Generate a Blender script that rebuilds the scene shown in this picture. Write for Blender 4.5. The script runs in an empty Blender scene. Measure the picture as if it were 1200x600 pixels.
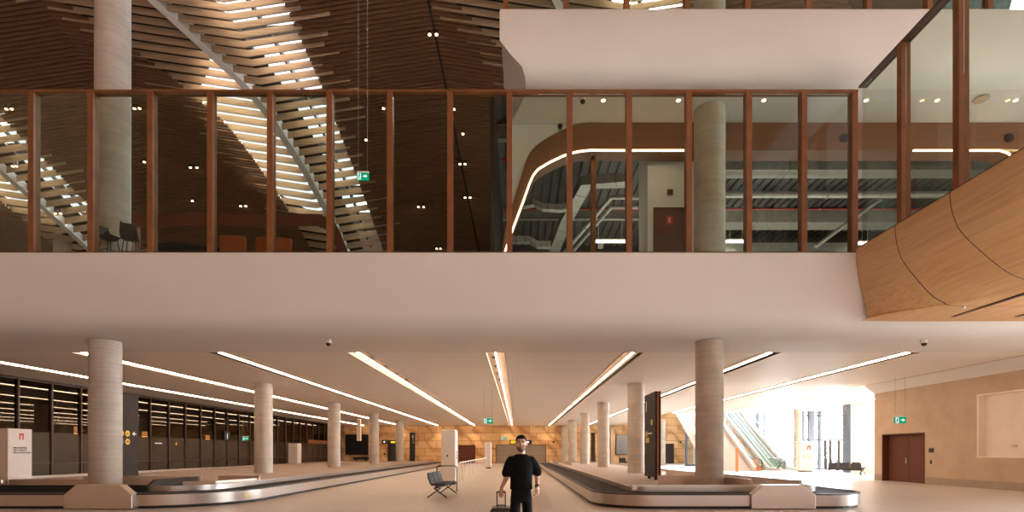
import bpy, bmesh, math, random
from mathutils import Vector, Matrix
random.seed(7)
R = math.radians
COL = bpy.context.scene.collection
F, CX, CY, EYE = 620.0, 607.0, 530.0, 1.57      # focal length in px of a 1200 px wide frame, principal point, eye height
def at(x, y, Y):
    return Vector(((x-CX)/F*Y, Y, EYE+(CY-y)/F*Y))
OFF = {}

# ------------------------------------------------------------------ mesh builder
class MB:
    def __init__(s): s.v = []; s.f = []
    def add(s, vs, fs):
        o = len(s.v); s.v += [tuple(v) for v in vs]; s.f += [tuple(i+o for i in f) for f in fs]; return s
    def box(s, x0, x1, y0, y1, z0, z1):
        v = [(x0,y0,z0),(x1,y0,z0),(x1,y1,z0),(x0,y1,z0),(x0,y0,z1),(x1,y0,z1),(x1,y1,z1),(x0,y1,z1)]
        return s.add(v, [(0,3,2,1),(4,5,6,7),(0,1,5,4),(1,2,6,5),(2,3,7,6),(3,0,4,7)])
    def quad(s, a, b, c, d): return s.add([a,b,c,d], [(0,1,2,3)])
    def prism(s, poly, axis, a, b):
        """poly: 2-D points; axis 'x': (y,z) swept in x; 'y': (x,z) swept in y; 'z': (x,y) swept in z"""
        def P(p, t):
            return {'x': (t,p[0],p[1]), 'y': (p[0],t,p[1]), 'z': (p[0],p[1],t)}[axis]
        n = len(poly)
        v = [P(p,a) for p in poly] + [P(p,b) for p in poly]
        f = [tuple(range(n))[::-1], tuple(range(n,2*n))] + [(i,(i+1)%n,n+(i+1)%n,n+i) for i in range(n)]
        return s.add(v, f)
    def tube(s, pts, r, seg=8, caps=True, radii=None):
        pts = [Vector(p) for p in pts]; n = len(pts); rings = []
        for i,p in enumerate(pts):
            d = (pts[min(i+1,n-1)]-pts[max(i-1,0)]).normalized()
            u = d.cross(Vector((0,0,1)))
            if u.length < 1e-3: u = d.cross(Vector((0,1,0)))
            u.normalize(); w = u.cross(d).normalized()
            rr = radii[i] if radii else r
            rings.append([p+u*rr*math.cos(2*math.pi*k/seg)+w*rr*math.sin(2*math.pi*k/seg) for k in range(seg)])
        v = [q for ring in rings for q in ring]; f = []
        for i in range(n-1):
            for k in range(seg):
                f.append((i*seg+k, i*seg+(k+1)%seg, (i+1)*seg+(k+1)%seg, (i+1)*seg+k))
        if caps: f += [tuple(range(seg))[::-1], tuple((n-1)*seg+k for k in range(seg))]
        return s.add(v, f)
    def lathe(s, prof, cx=0, cy=0, seg=32):
        """prof: (r,z)"""
        v = []; f = []; n = len(prof)
        for r,z in prof:
            for k in range(seg):
                a = 2*math.pi*k/seg; v.append((cx+r*math.cos(a), cy+r*math.sin(a), z))
        for i in range(n-1):
            for k in range(seg):
                f.append((i*seg+k, i*seg+(k+1)%seg, (i+1)*seg+(k+1)%seg, (i+1)*seg+k))
        f += [tuple(range(seg))[::-1], tuple((n-1)*seg+k for k in range(seg))]
        return s.add(v, f)
    def disc(s, c, r, axis='y', t=.01, seg=20):
        pts = [(r*math.cos(2*math.pi*k/seg), r*math.sin(2*math.pi*k/seg)) for k in range(seg)]
        m = MB()
        m.prism(pts, axis, -t/2, t/2)
        return s.add([Vector(q)+Vector(c) for q in m.v], m.f)
    def ellipsoid(s, c, r, seg=16, rings=10):
        v = []; f = []
        for i in range(rings+1):
            t = math.pi*i/rings
            for k in range(seg):
                a = 2*math.pi*k/seg
                v.append((c[0]+r[0]*math.sin(t)*math.cos(a), c[1]+r[1]*math.sin(t)*math.sin(a), c[2]+r[2]*math.cos(t)))
        for i in range(rings):
            for k in range(seg):
                f.append((i*seg+k, (i+1)*seg+k, (i+1)*seg+(k+1)%seg, i*seg+(k+1)%seg))
        return s.add(v, f)
    def loft(s, rings, close=True, caps=False):
        n = len(rings[0]); v = [p for r in rings for p in r]; f = []
        for i in range(len(rings)-1):
            for k in range(n if close else n-1):
                f.append((i*n+k, i*n+(k+1)%n, (i+1)*n+(k+1)%n, (i+1)*n+k))
        if caps: f += [tuple(range(n))[::-1], tuple((len(rings)-1)*n+k for k in range(n))]
        return s.add(v, f)
    def wall(s, axis, a, b, u0, u1, v0, v1, holes):
        """slab with rectangular holes; axis 'x' -> u is y; axis 'y' -> u is x"""
        us = sorted({u0,u1}|{h[0] for h in holes}|{h[1] for h in holes}); us = [u for u in us if u0<=u<=u1]
        vs = sorted({v0,v1}|{h[2] for h in holes}|{h[3] for h in holes}); vs = [v for v in vs if v0<=v<=v1]
        for i in range(len(us)-1):
            for j in range(len(vs)-1):
                mu=(us[i]+us[i+1])/2; mv=(vs[j]+vs[j+1])/2
                if any(h[0]<mu<h[1] and h[2]<mv<h[3] for h in holes): continue
                if axis=='x': s.box(a,b,us[i],us[i+1],vs[j],vs[j+1])
                else: s.box(us[i],us[i+1],a,b,vs[j],vs[j+1])
        return s
    def build(s, name, m, parent=None, smooth=False, bevel=0, origin=None, weld=False):
        me = bpy.data.meshes.new(name)
        vs = [Vector(v) for v in s.v]
        if parent is not None: off = OFF.get(parent.name, Vector())
        elif origin is not None: off = Vector(origin)
        else:
            lo = Vector([min(v[i] for v in vs) for i in range(3)]); hi = Vector([max(v[i] for v in vs) for i in range(3)])
            off = Vector(((lo.x+hi.x)/2,(lo.y+hi.y)/2,lo.z))
        me.from_pydata([v-off for v in vs], [], s.f)
        bm = bmesh.new(); bm.from_mesh(me)
        if weld: bmesh.ops.remove_doubles(bm, verts=bm.verts, dist=1e-5)
        bmesh.ops.recalc_face_normals(bm, faces=bm.faces)
        bm.to_mesh(me); bm.free()
        if smooth:
            for p in me.polygons: p.use_smooth = True
            try: me.set_sharp_from_angle(angle=R(40))
            except Exception: pass
        me.materials.append(m)
        o = bpy.data.objects.new(name, me); COL.objects.link(o)
        if parent is not None: o.parent = parent
        else: o.location = off
        OFF[o.name] = off
        if bevel:
            md = o.modifiers.new('bevel','BEVEL'); md.width = bevel; md.segments = 2; md.limit_method='ANGLE'
        return o

def tag(o, label=None, cat=None, group=None, kind=None):
    if label: o['label'] = label
    if cat: o['category'] = cat
    if group: o['group'] = group
    if kind: o['kind'] = kind
    return o
def thing(name, label, cat, loc=(0,0,0), group=None):
    o = bpy.data.objects.new(name, None); COL.objects.link(o); o.location = loc; o.empty_display_size = .2
    OFF[o.name] = Vector(loc)
    return tag(o, label, cat, group)
def struct(o): o['kind'] = 'structure'; return o
def copy_tree(o, loc, rz=None, label=None, parent=None):
    c = o.copy(); COL.objects.link(c)
    if parent is not None: c.parent = parent
    else:
        c.location = loc
        if rz is not None: c.rotation_euler = (0,0,rz)
        if label: c['label'] = label
    OFF[c.name] = OFF.get(o.name, Vector())
    for ch in list(o.children): copy_tree(ch, None, parent=c)
    return c
def text(name, s, size, loc, rz, m, parent, bold=0.0):
    cu = bpy.data.curves.new('t','FONT'); cu.body = s; cu.size = size; cu.extrude = .002; cu.offset = bold
    cu.align_x = 'LEFT'; cu.resolution_u = 3
    tmp = bpy.data.objects.new('t', cu); COL.objects.link(tmp)
    dg = bpy.context.evaluated_depsgraph_get(); dg.update()
    me = bpy.data.meshes.new_from_object(tmp.evaluated_get(dg))
    bpy.data.objects.remove(tmp)
    off = OFF.get(parent.name, Vector())
    M = Matrix.Translation(Vector(loc)-off) @ Matrix.Rotation(rz,4,'Z') @ Matrix.Rotation(R(90),4,'X')
    me.transform(M); me.name = name
    me.materials.clear(); me.materials.append(m)
    o = bpy.data.objects.new(name, me); COL.objects.link(o); o.parent = parent; OFF[o.name] = off
    return o

# ------------------------------------------------------------------ materials
def new(name):
    m = bpy.data.materials.new(name); m.use_nodes = True; nt = m.node_tree; nt.nodes.clear()
    out = nt.nodes.new('ShaderNodeOutputMaterial'); return m, nt, out
def N(nt, t, **kw):
    n = nt.nodes.new(t)
    for k,v in kw.items():
        if k in n.inputs.keys(): n.inputs[k].default_value = v
        else: setattr(n, k, v)
    return n
def c4(c): return (c[0],c[1],c[2],1)
def coords(nt, scale=(1,1,1), kind='Object'):
    tc = nt.nodes.new('ShaderNodeTexCoord'); mp = nt.nodes.new('ShaderNodeMapping'); mp.inputs['Scale'].default_value = scale
    nt.links.new(tc.outputs[kind], mp.inputs['Vector']); return mp.outputs['Vector']
def wcoords(nt, scale=(1,1,1)):
    g = nt.nodes.new('ShaderNodeNewGeometry'); mp = nt.nodes.new('ShaderNodeMapping'); mp.inputs['Scale'].default_value = scale
    nt.links.new(g.outputs['Position'], mp.inputs['Vector']); return mp.outputs['Vector']
def ramp(nt, fac, stops):
    r = nt.nodes.new('ShaderNodeValToRGB'); e = r.color_ramp.elements
    while len(e) < len(stops): e.new(.5)
    for i,(p,c) in enumerate(stops): e[i].position = p; e[i].color = c4(c)
    nt.links.new(fac, r.inputs['Fac']); return r.outputs['Color']
def surf(name, col, rough=.5, metal=0, var=.12, vs=3.0, stretch=(1,1,1), bump=0, bs=40, detail=4, spec=.5, world=False):
    m, nt, out = new(name)
    b = N(nt,'ShaderNodeBsdfPrincipled'); b.inputs['Roughness'].default_value = rough; b.inputs['Metallic'].default_value = metal
    b.inputs['Specular IOR Level'].default_value = spec
    v = (wcoords if world else coords)(nt, stretch)
    n = N(nt,'ShaderNodeTexNoise'); n.inputs['Scale'].default_value = vs; n.inputs['Detail'].default_value = detail
    nt.links.new(v, n.inputs['Vector'])
    lo = tuple(c*(1-var) for c in col); hi = tuple(min(1,c*(1+var)) for c in col)
    nt.links.new(ramp(nt, n.outputs['Fac'], [(.3,lo),(.7,hi)]), b.inputs['Base Color'])
    if bump:
        n2 = N(nt,'ShaderNodeTexNoise'); n2.inputs['Scale'].default_value = bs; nt.links.new(v, n2.inputs['Vector'])
        bp = N(nt,'ShaderNodeBump'); bp.inputs['Strength'].default_value = bump; bp.inputs['Distance'].default_value = .02
        nt.links.new(n2.outputs['Fac'], bp.inputs['Height']); nt.links.new(bp.outputs['Normal'], b.inputs['Normal'])
    nt.links.new(b.outputs[0], out.inputs[0]); return m
def emit(name, col, st):
    m, nt, out = new(name); e = N(nt,'ShaderNodeEmission'); e.inputs[0].default_value = c4(col); e.inputs[1].default_value = st
    nt.links.new(e.outputs[0], out.inputs[0]); return m
def glass(name, tint, refl=.5, rough=0.0, frost=0.0):
    m, nt, out = new(name)
    t = N(nt,'ShaderNodeBsdfTransparent'); t.inputs[0].default_value = c4(tint)
    g = N(nt,'ShaderNodeBsdfGlossy'); g.inputs['Roughness'].default_value = rough; g.inputs['Color'].default_value = (.9,.95,.92,1)
    fr = N(nt,'ShaderNodeFresnel'); fr.inputs['IOR'].default_value = 1.45
    mu = N(nt,'ShaderNodeMath', operation='MULTIPLY'); mu.inputs[1].default_value = refl; nt.links.new(fr.outputs[0], mu.inputs[0])
    mx = N(nt,'ShaderNodeMixShader'); nt.links.new(mu.outputs[0], mx.inputs[0]); nt.links.new(t.outputs[0], mx.inputs[1]); nt.links.new(g.outputs[0], mx.inputs[2])
    last = mx
    if frost:
        d = N(nt,'ShaderNodeBsdfDiffuse'); d.inputs[0].default_value = (.11,.078,.05,1)
        m2 = N(nt,'ShaderNodeMixShader'); m2.inputs[0].default_value = frost
        nt.links.new(mx.outputs[0], m2.inputs[1]); nt.links.new(d.outputs[0], m2.inputs[2]); last = m2
    nt.links.new(last.outputs[0], out.inputs[0]); return m

M = {}
M['plaster'] = surf('white plaster', (.735,.71,.68), .6, var=.02, vs=.6, bump=.02, bs=6)
M['plaster_upper'] = surf('cream plaster', (.70,.685,.65), .6, var=.02, vs=.6)
M['bronze'] = surf('brown anodised metal', (.22,.085,.034), .5, 0, spec=.25, var=.15, vs=2)
M['bronze_dark'] = surf('dark brown metal', (.055,.022,.012), .5, .2, var=.15, vs=2)
M['bronze_panel'] = surf('brown panel', (.21,.09,.042), .55, 0, var=.1, vs=2, stretch=(.3,1,6))
M['black'] = surf('black rubber', (.012,.011,.010), .6, var=.2)
M['charcoal'] = surf('charcoal', (.03,.027,.025), .5, var=.2)
M['darkgrey'] = surf('dark grey panel', (.05,.04,.033), .7, 0, spec=.15, var=.1)
M['white'] = surf('white enamel', (.78,.72,.65), .45, var=.02)
M['cabinet'] = surf('cabinet enamel', (.66,.55,.46), .5, var=.03)
M['red'] = surf('red print', (.62,.03,.02), .5, var=.03)
M['redpipe'] = surf('red pipe', (.35,.03,.02), .45, var=.05)
M['green'] = surf('green print', (.0,.30,.12), .5, var=.03)
M['yellow'] = surf('yellow print', (.85,.52,.02), .5, var=.03)
M['blue'] = surf('blue print', (.10,.14,.45), .5, var=.03)
M['orange'] = surf('orange metal', (.70,.22,.06), .5, var=.05)
M['orange_fabric'] = surf('rust fabric', (.36,.085,.025), .8, var=.1, vs=8, bump=.1)
M['print'] = surf('dark print', (.05,.035,.03), .6, var=.05)
M['whiteprint'] = surf('white print', (.85,.83,.8), .5, var=.02)
M['steel'] = surf('brushed stainless steel', (.52,.45,.39), .30, .85, var=.05, vs=4, stretch=(1,1,12))
M['steel_dull'] = surf('dull steel cladding', (.58,.46,.37), .42, .45, var=.05, vs=4)
M['cover'] = surf('pale cover plate', (.62,.53,.46), .38, .9, var=.03)
M['belt'] = surf('dark rubber belt', (.045,.034,.028), .8, var=.25, vs=6, spec=.15)
M['duct'] = surf('galvanised duct', (.42,.40,.36), .4, .5, var=.12, vs=5)
M['beam'] = surf('painted steel beam', (.30,.27,.24), .5, .1, var=.15)
M['chrome'] = surf('chrome', (.8,.78,.75), .2, 1, var=.03)
M['door'] = surf('brown door', (.13,.042,.022), .55, spec=.2, var=.06, vs=1.5)
M['shutter'] = surf('grey shutter', (.30,.24,.19), .45, .3, var=.08, vs=2, stretch=(1,1,20))
M['screen'] = surf('black screen', (.006,.005,.005), .3, var=.1)
M['greyscreen'] = surf('grey screen', (.20,.19,.19), .4, var=.05)
M['seat'] = surf('charcoal upholstery', (.035,.032,.030), .7, var=.2, vs=12)
M['skin'] = surf('skin', (.50,.27,.18), .5, var=.06, vs=14)
M['hair'] = surf('black hair', (.008,.006,.005), .8, spec=.1, var=.3, vs=40, bump=.3, bs=90)
M['stubble'] = surf('dark stubble', (.17,.095,.066), .7, var=.2, vs=60)
M['tee'] = surf('black cotton', (.006,.006,.0065), .9, spec=.1, var=.3, vs=9, bump=.25, bs=14)
M['jeans'] = surf('black denim', (.008,.008,.009), .9, spec=.1, var=.35, vs=9, bump=.3, bs=16)
M['case'] = surf('black suitcase shell', (.02,.018,.017), .4, var=.2)
M['eye'] = surf('eye white', (.6,.55,.5), .3, var=.02)
M['lip'] = surf('lip', (.36,.14,.10), .5, var=.05)
M['facade'] = surf('blue grey mullion', (.09,.105,.14), .5, .2, var=.05)
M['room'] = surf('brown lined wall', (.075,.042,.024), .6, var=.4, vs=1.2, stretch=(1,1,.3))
M['soil'] = surf('pale paving', (.62,.60,.57), .8, var=.05)
M['deckdark'] = surf('corrugated roof deck', (.11,.10,.092), .6, .1, var=.3, vs=3, stretch=(6,.3,1))
M['slot'] = surf('tan slot lining', (.20,.135,.09), .6, var=.05)
M['batten'] = surf('dark timber batten', (.16,.078,.037), .55, var=.2, vs=3, stretch=(.4,4,4))
M['blade'] = surf('daylit timber blade', (.42,.295,.185), .55, var=.2, vs=2, stretch=(.4,4,6))  # same timber as the battens, coloured paler to stand for skylight on it
M['backing'] = surf('black ceiling backing', (.018,.012,.008), .8, var=.2)
M['lamp'] = emit('warm light line', (1.0,.74,.52), 22)
M['lamp_cool'] = emit('tube light', (1.0,.90,.76), 8)
M['spot'] = emit('downlight', (1.0,.62,.34), 18)
M['portal_glow'] = emit('portal light line', (1.0,.62,.36), 7)
M['glow_panel'] = emit('warm room lamp', (1.0,.45,.15), 1.6)
M['signglow_yellow'] = emit('lit yellow sign', (1.0,.66,.03), .9)
M['signglow_white'] = emit('lit white sign', (.9,.92,.95), .8)
M['signglow_green'] = emit('lit green sign', (.0,.33,.14), .8)
M['glass'] = glass('balustrade glass', (.86,.90,.855), .16)
M['glass_dark'] = glass('tinted partition glass', (.50,.46,.42), .28)
M['glass_frost'] = glass('frosted partition glass', (.45,.42,.38), .6, .25, frost=.55)
M['glass_clear'] = glass('clear glass', (.90,.95,.94), .5)

def concrete():
    m, nt, out = new('ringed board concrete'); b = N(nt,'ShaderNodeBsdfPrincipled'); b.inputs['Roughness'].default_value = .75
    v = wcoords(nt)
    n = N(nt,'ShaderNodeTexNoise'); n.inputs['Scale'].default_value = 1.6; n.inputs['Detail'].default_value = 6; nt.links.new(v, n.inputs['Vector'])
    c = ramp(nt, n.outputs['Fac'], [(.3,(.43,.37,.305)),(.7,(.54,.47,.395))])
    v2 = wcoords(nt, (.25,.25,9)); n2 = N(nt,'ShaderNodeTexNoise'); n2.inputs['Scale'].default_value = 1.5; n2.inputs['Detail'].default_value = 2; nt.links.new(v2, n2.inputs['Vector'])
    c2 = ramp(nt, n2.outputs['Fac'], [(.35,(.90,.90,.90)),(.6,(1,1,1))])
    mx = N(nt,'ShaderNodeMix', data_type='RGBA', blend_type='MULTIPLY'); mx.inputs[0].default_value = 1
    nt.links.new(c, mx.inputs[6]); nt.links.new(c2, mx.inputs[7]); nt.links.new(mx.outputs[2], b.inputs['Base Color'])
    bp = N(nt,'ShaderNodeBump'); bp.inputs['Strength'].default_value = .25; bp.inputs['Distance'].default_value = .02
    nt.links.new(n2.outputs['Fac'], bp.inputs['Height']); nt.links.new(bp.outputs[0], b.inputs['Normal'])
    nt.links.new(b.outputs[0], out.inputs[0]); return m
M['concrete'] = concrete()
def floor_mat():
    m, nt, out = new('honed stone floor'); b = N(nt,'ShaderNodeBsdfPrincipled'); b.inputs['Roughness'].default_value = .38
    v = wcoords(nt)
    br = N(nt,'ShaderNodeTexBrick'); br.offset = 0.5
    br.inputs['Scale'].default_value = 1; br.inputs['Brick Width'].default_value = 1.2; br.inputs['Row Height'].default_value = .6
    br.inputs['Mortar Size'].default_value = .006; br.inputs['Color1'].default_value = (.64,.56,.48,1); br.inputs['Color2'].default_value = (.68,.595,.51,1); br.inputs['Mortar'].default_value = (.43,.35,.28,1)
    nt.links.new(v, br.inputs['Vector'])
    n = N(nt,'ShaderNodeTexNoise'); n.inputs['Scale'].default_value = 9; n.inputs['Detail'].default_value = 5; nt.links.new(v, n.inputs['Vector'])
    c2 = ramp(nt, n.outputs['Fac'], [(.3,(.9,.9,.9)),(.7,(1.05,1.05,1.05))])
    mx = N(nt,'ShaderNodeMix', data_type='RGBA', blend_type='MULTIPLY'); mx.inputs[0].default_value = 1
    nt.links.new(br.outputs['Color'], mx.inputs[6]); nt.links.new(c2, mx.inputs[7]); nt.links.new(mx.outputs[2], b.inputs['Base Color'])
    nt.links.new(b.outputs[0], out.inputs[0]); return m
M['floor'] = floor_mat()
def ceil_mat():
    m, nt, out = new('slatted metal ceiling'); b = N(nt,'ShaderNodeBsdfPrincipled'); b.inputs['Roughness'].default_value = .5
    v = wcoords(nt)
    br = N(nt,'ShaderNodeTexBrick'); br.offset = 0
    br.inputs['Scale'].default_value = 1; br.inputs['Brick Width'].default_value = 5.15; br.inputs['Row Height'].default_value = .9
    br.inputs['Mortar Size'].default_value = .02; br.inputs['Color1'].default_value = (.81,.755,.70,1); br.inputs['Color2'].default_value = (.83,.775,.72,1); br.inputs['Mortar'].default_value = (.74,.685,.63,1)
    nt.links.new(v, br.inputs['Vector']); nt.links.new(br.outputs['Color'], b.inputs['Base Color'])
    nt.links.new(b.outputs[0], out.inputs[0]); return m
M['ceiling'] = ceil_mat()
def sandstone():
    m, nt, out = new('banded sandstone'); b = N(nt,'ShaderNodeBsdfPrincipled'); b.inputs['Roughness'].default_value = .75
    tc = nt.nodes.new('ShaderNodeNewGeometry'); sp = N(nt,'ShaderNodeSeparateXYZ'); cb = N(nt,'ShaderNodeCombineXYZ')
    nt.links.new(tc.outputs['Position'], sp.inputs[0]); nt.links.new(sp.outputs[0], cb.inputs[0]); nt.links.new(sp.outputs[2], cb.inputs[1])
    br = N(nt,'ShaderNodeTexBrick'); br.offset = .37; br.squash = 1
    br.inputs['Scale'].default_value = 1; br.inputs['Brick Width'].default_value = 2.6; br.inputs['Row Height'].default_value = 1.06
    br.inputs['Mortar Size'].default_value = .022; br.inputs['Color1'].default_value = (.66,.43,.22,1); br.inputs['Color2'].default_value = (.52,.29,.125,1); br.inputs['Mortar'].default_value = (.16,.08,.035,1)
    nt.links.new(cb.outputs[0], br.inputs['Vector'])
    wv = N(nt,'ShaderNodeTexWave'); wv.bands_direction='DIAGONAL'; wv.inputs['Scale'].default_value = .22; wv.inputs['Distortion'].default_value = 14; wv.inputs['Detail'].default_value = 4; wv.inputs['Detail Scale'].default_value = .8
    nt.links.new(cb.outputs[0], wv.inputs['Vector'])
    c2 = ramp(nt, wv.outputs['Fac'], [(.0,(.74,.66,.60)),(.18,(.95,.92,.9)),(.8,(1.12,1.12,1.12))])
    mx = N(nt,'ShaderNodeMix', data_type='RGBA', blend_type='MULTIPLY'); mx.inputs[0].default_value = 1
    nt.links.new(br.outputs['Color'], mx.inputs[6]); nt.links.new(c2, mx.inputs[7]); nt.links.new(mx.outputs[2], b.inputs['Base Color'])
    nt.links.new(b.outputs[0], out.inputs[0]); return m
M['sandstone'] = sandstone()
def oak():
    m, nt, out = new('oak veneer'); b = N(nt,'ShaderNodeBsdfPrincipled'); b.inputs['Roughness'].default_value = .5
    v = wcoords(nt, (14,.55,14)); n = N(nt,'ShaderNodeTexNoise'); n.inputs['Scale'].default_value = 1; n.inputs['Detail'].default_value = 5; nt.links.new(v, n.inputs['Vector'])
    c = ramp(nt, n.outputs['Fac'], [(.3,(.58,.325,.145)),(.5,(.65,.39,.185)),(.72,(.70,.445,.225))])
    nt.links.new(c, b.inputs['Base Color']); nt.links.new(b.outputs[0], out.inputs[0]); return m
M['oak'] = oak()
def rightwall():
    m, nt, out = new('trowelled earth render'); b = N(nt,'ShaderNodeBsdfPrincipled'); b.inputs['Roughness'].default_value = .8
    v = wcoords(nt); n = N(nt,'ShaderNodeTexNoise'); n.inputs['Scale'].default_value = 1.1; n.inputs['Detail'].default_value = 7; n.inputs['Roughness'].default_value = .6; nt.links.new(v, n.inputs['Vector'])
    c = ramp(nt, n.outputs['Fac'], [(.3,(.48,.335,.225)),(.5,(.53,.38,.26)),(.7,(.58,.425,.295))])
    nt.links.new(c, b.inputs['Base Color']); nt.links.new(b.outputs[0], out.inputs[0]); return m
M['render'] = rightwall()
M['render_pale'] = surf('pale render', (.84,.72,.61), .7, var=.04, vs=1.5)
M['skirting'] = surf('brown stone skirting', (.36,.27,.20), .5, var=.06)
M['deck'] = surf('speckled island deck', (.44,.33,.26), .6, var=.18, vs=30, detail=6)

# ------------------------------------------------------------------ key levels
YF = 16.3        # face of the upper level's white edge
ZS, ZF, ZU = 5.28, 7.75, 13.0
PX = F/YF

# ------------------------------------------------------------------ shell: floor, lower ceiling, edges
struct(MB().box(-40,40,-34,61,-.2,0).box(-40,24.5,61,75,-.2,0).build('floor', M['floor']))
struct(MB().box(-30,90,61.02,120,-.3,-.05).build('trim_1', M['soil']))      # paving outside the glazed front

prof = [(16.46,7.75),(16.34,7.74),(16.30,7.70),(16.30,7.0),(16.40,5.95),(16.46,5.75),(16.58,5.58),(16.8,5.43),(17.1,5.33),(17.5,5.285),(18,ZS),(19.66,ZS),(19.66,7.7)]
struct(MB().prism(prof,'x',-34,36).build('trim_2', M['plaster'], smooth=True))
LX = [-21.45+5.15*i for i in range(10)]           # light slots in the lower ceiling
cm = MB(); edges = [-24.6]
def ceil_strip(x0,x1,y0,y1): cm.box(x0,x1,y0,y1,ZS+.012,ZS+.14)
slots = [(x-.35,x+.35) for x in LX]
for i in range(len(slots)+1):
    a = -24.6 if i==0 else slots[i-1][1]; b = 33 if i==len(slots) else slots[i][0]
    if i <= 7: ceil_strip(a,b,19.66,74)
    elif i == 8: ceil_strip(a,19.65,19.66,30); ceil_strip(a,b,30,50)
    else: ceil_strip(a,b,30,50)
sl=MB()
sl.quad((19.65,17.5,ZS+.012),(20.22,17.5,4.88),(20.22,30,4.88),(19.65,30,ZS+.012))
sl.quad((19.65,17.5,ZS+.012),(19.65,30,ZS+.012),(20.22,30,5.4),(20.22,17.5,5.4))
struct(cm.build('ceiling', M['ceiling']))
struct(sl.build('trim_11', M['plaster']))
# wall that carries the ceiling's atrium edge
struct(MB().box(15.6,33,50,50.3,ZS,ZF).build('trim_3', M['plaster']))

def ceiling_light(x, y0, y1, label):
    t = thing('ceiling_light', label, 'ceiling light', (x,y0,ZS), 'linear lights of the lower ceiling')
    h = MB(); h.box(x-.37,x-.35,y0,y1,ZS+.0,ZS+.34).box(x+.35,x+.37,y0,y1,ZS+.0,ZS+.34).box(x-.37,x+.37,y0,y1,ZS+.34,ZS+.36)
    h.box(x-.37,x+.37,y0-.02,y0,ZS+.0,ZS+.36)
    h.build('housing', M['slot'], t)
    MB().box(x-.026,x+.026,y0+.05,y1-.05,ZS-.01,ZS+.05).build('diffuser', M['lamp'], t)
    y = y0+.4
    for k in range(5): MB().box(x-.24,x-.12,y,y+.5,ZS+.28,ZS+.33).build('vent', M['charcoal'], t); y += 2.3
ordn = ['leftmost','second from left','third from left','fourth from left, starting above the seats','fifth from left, nearly overhead','sixth from left, right of the walking man','seventh from left, passing behind the nearest right column','eighth from left','ninth from left, next to the rendered wall','rightmost, beyond the rendered wall corner']
for i,x in enumerate(LX):
    y0 = 19.68 if i < 9 else 30.2
    y1 = 73.6 if i < 7 else (49.9 if i != 8 else 49.9)
    ceiling_light(x, y0, y1, 'warm linear light in lower ceiling, '+ordn[i])

# back wall of sandstone, with openings
YB = 74.0; pb = F/YB
def bx(px): return (px-CX)/pb
def bz(py): return EYE+(CY-py)/pb
holes = [(bx(537),bx(557),0,bz(521.5)),(bx(581),bx(640),0,bz(521)),(bx(454),bx(473),0,bz(520.5)),(bx(780),bx(790),0,bz(520)),(bx(692.5),bx(697.5),0,bz(507))]
struct(MB().wall('y',YB,YB+.5,-26,24.5,0,8,holes).build('wall_back', M['sandstone']))
def backdoor(n, px0, px1, py, m, nlines=0):
    o = MB().box(bx(px0)+.06,bx(px1)-.06,YB+.25,YB+.32,0,bz(py)-.06).build('door_%d'%n, m); struct(o)
    f = MB(); f.box(bx(px0),bx(px0)+.06,YB+.05,YB+.34,0,bz(py)).box(bx(px1)-.06,bx(px1),YB+.05,YB+.34,0,bz(py)).box(bx(px0)+.06,bx(px1)-.06,YB+.05,YB+.34,bz(py)-.06,bz(py))
    fo = f.build('frame', M['bronze_dark'], o)
    if nlines:
        g = MB()
        for k in range(nlines):
            z = .4+k*(bz(py)-.5)/nlines; g.box(bx(px0)+.06,bx(px1)-.06,YB+.238,YB+.25,z,z+.02)
        g.build('slats', M['darkgrey'], o)
    return o
backdoor(1,537,557,521.5,M['door'],6)
backdoor(2,581,640,521,M['shutter'],3)
backdoor(3,454,473,520.5,M['charcoal'])
backdoor(4,780,790,520,M['darkgrey'])
backdoor(5,692.5,697.5,507,M['bronze_dark'])
struct(MB().box(bx(715),bx(718.5),YB-.6,YB,0,ZS).build('trim_4', M['render']))

# left glazed wall X=-24.7 and the room behind it
XL = -24.7; Yend = 68.4
w1 = thing('window_1', None, None, (XL,45,0)); w1['kind']='structure'
ys = [28.03+1.88*k for k in range(-6,22)]
for y in ys:
    MB().box(XL-.16,XL+.04,y-.05,y+.05,0,ZS).build('mullion', M['bronze_dark'], w1)
MB().box(XL-.10,XL+.0,16.5,Yend,.97,1.03).box(XL-.10,XL+.0,16.5,Yend,ZS-.1,ZS).build('transom', M['bronze_dark'], w1)
MB().box(XL-.06,XL-.04,16.5,Yend,2.62,ZS-.1).build('glass_pane', M['glass_dark'], w1)
MB().box(XL-.06,XL-.04,16.5,Yend,.14,2.6).build('frosted_pane', M['glass_frost'], w1)
MB().box(XL-.2,XL+.1,62.2,Yend,2.6,3.05).build('lintel', M['bronze'], w1)
struct(MB().box(XL-.05,XL+.25,16.5,Yend,0,.14).build('baseboard_left', M['steel_dull']))
struct(MB().box(XL-.2,XL+.05,Yend,YB,0,ZS+.3).build('wall_left', M['bronze_dark']))
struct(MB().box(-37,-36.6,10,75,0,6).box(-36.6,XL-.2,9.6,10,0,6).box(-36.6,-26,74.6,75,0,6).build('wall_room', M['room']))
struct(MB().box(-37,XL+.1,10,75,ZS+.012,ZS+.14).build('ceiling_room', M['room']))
def room_lamp(y0,y1,z0,z1,label):
    t = thing('wall_light', label,'wall light',(-36.6,(y0+y1)/2,z0))
    for z_ in (z0-.08,z1): MB().box(-36.6,-36.5,y0-.1,y1+.1,z_,z_+.08).build('bracket',M['bronze_dark'],t)
    MB().box(-36.6,-36.52,y0,y1,z0,z1).build('diffuser',M['glow_panel'],t)
room_lamp(43.6,44.2,2.9,3.7,'warm wall light glowing in the room behind the left glass wall, nearest the wayfinding totem')
room_lamp(51.5,52.3,2.9,3.6,'warm wall light glowing behind the left glass wall, middle of the three')
room_lamp(62,62.7,2.9,3.6,'warm wall light glowing behind the left glass wall, farthest of the three')

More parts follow.
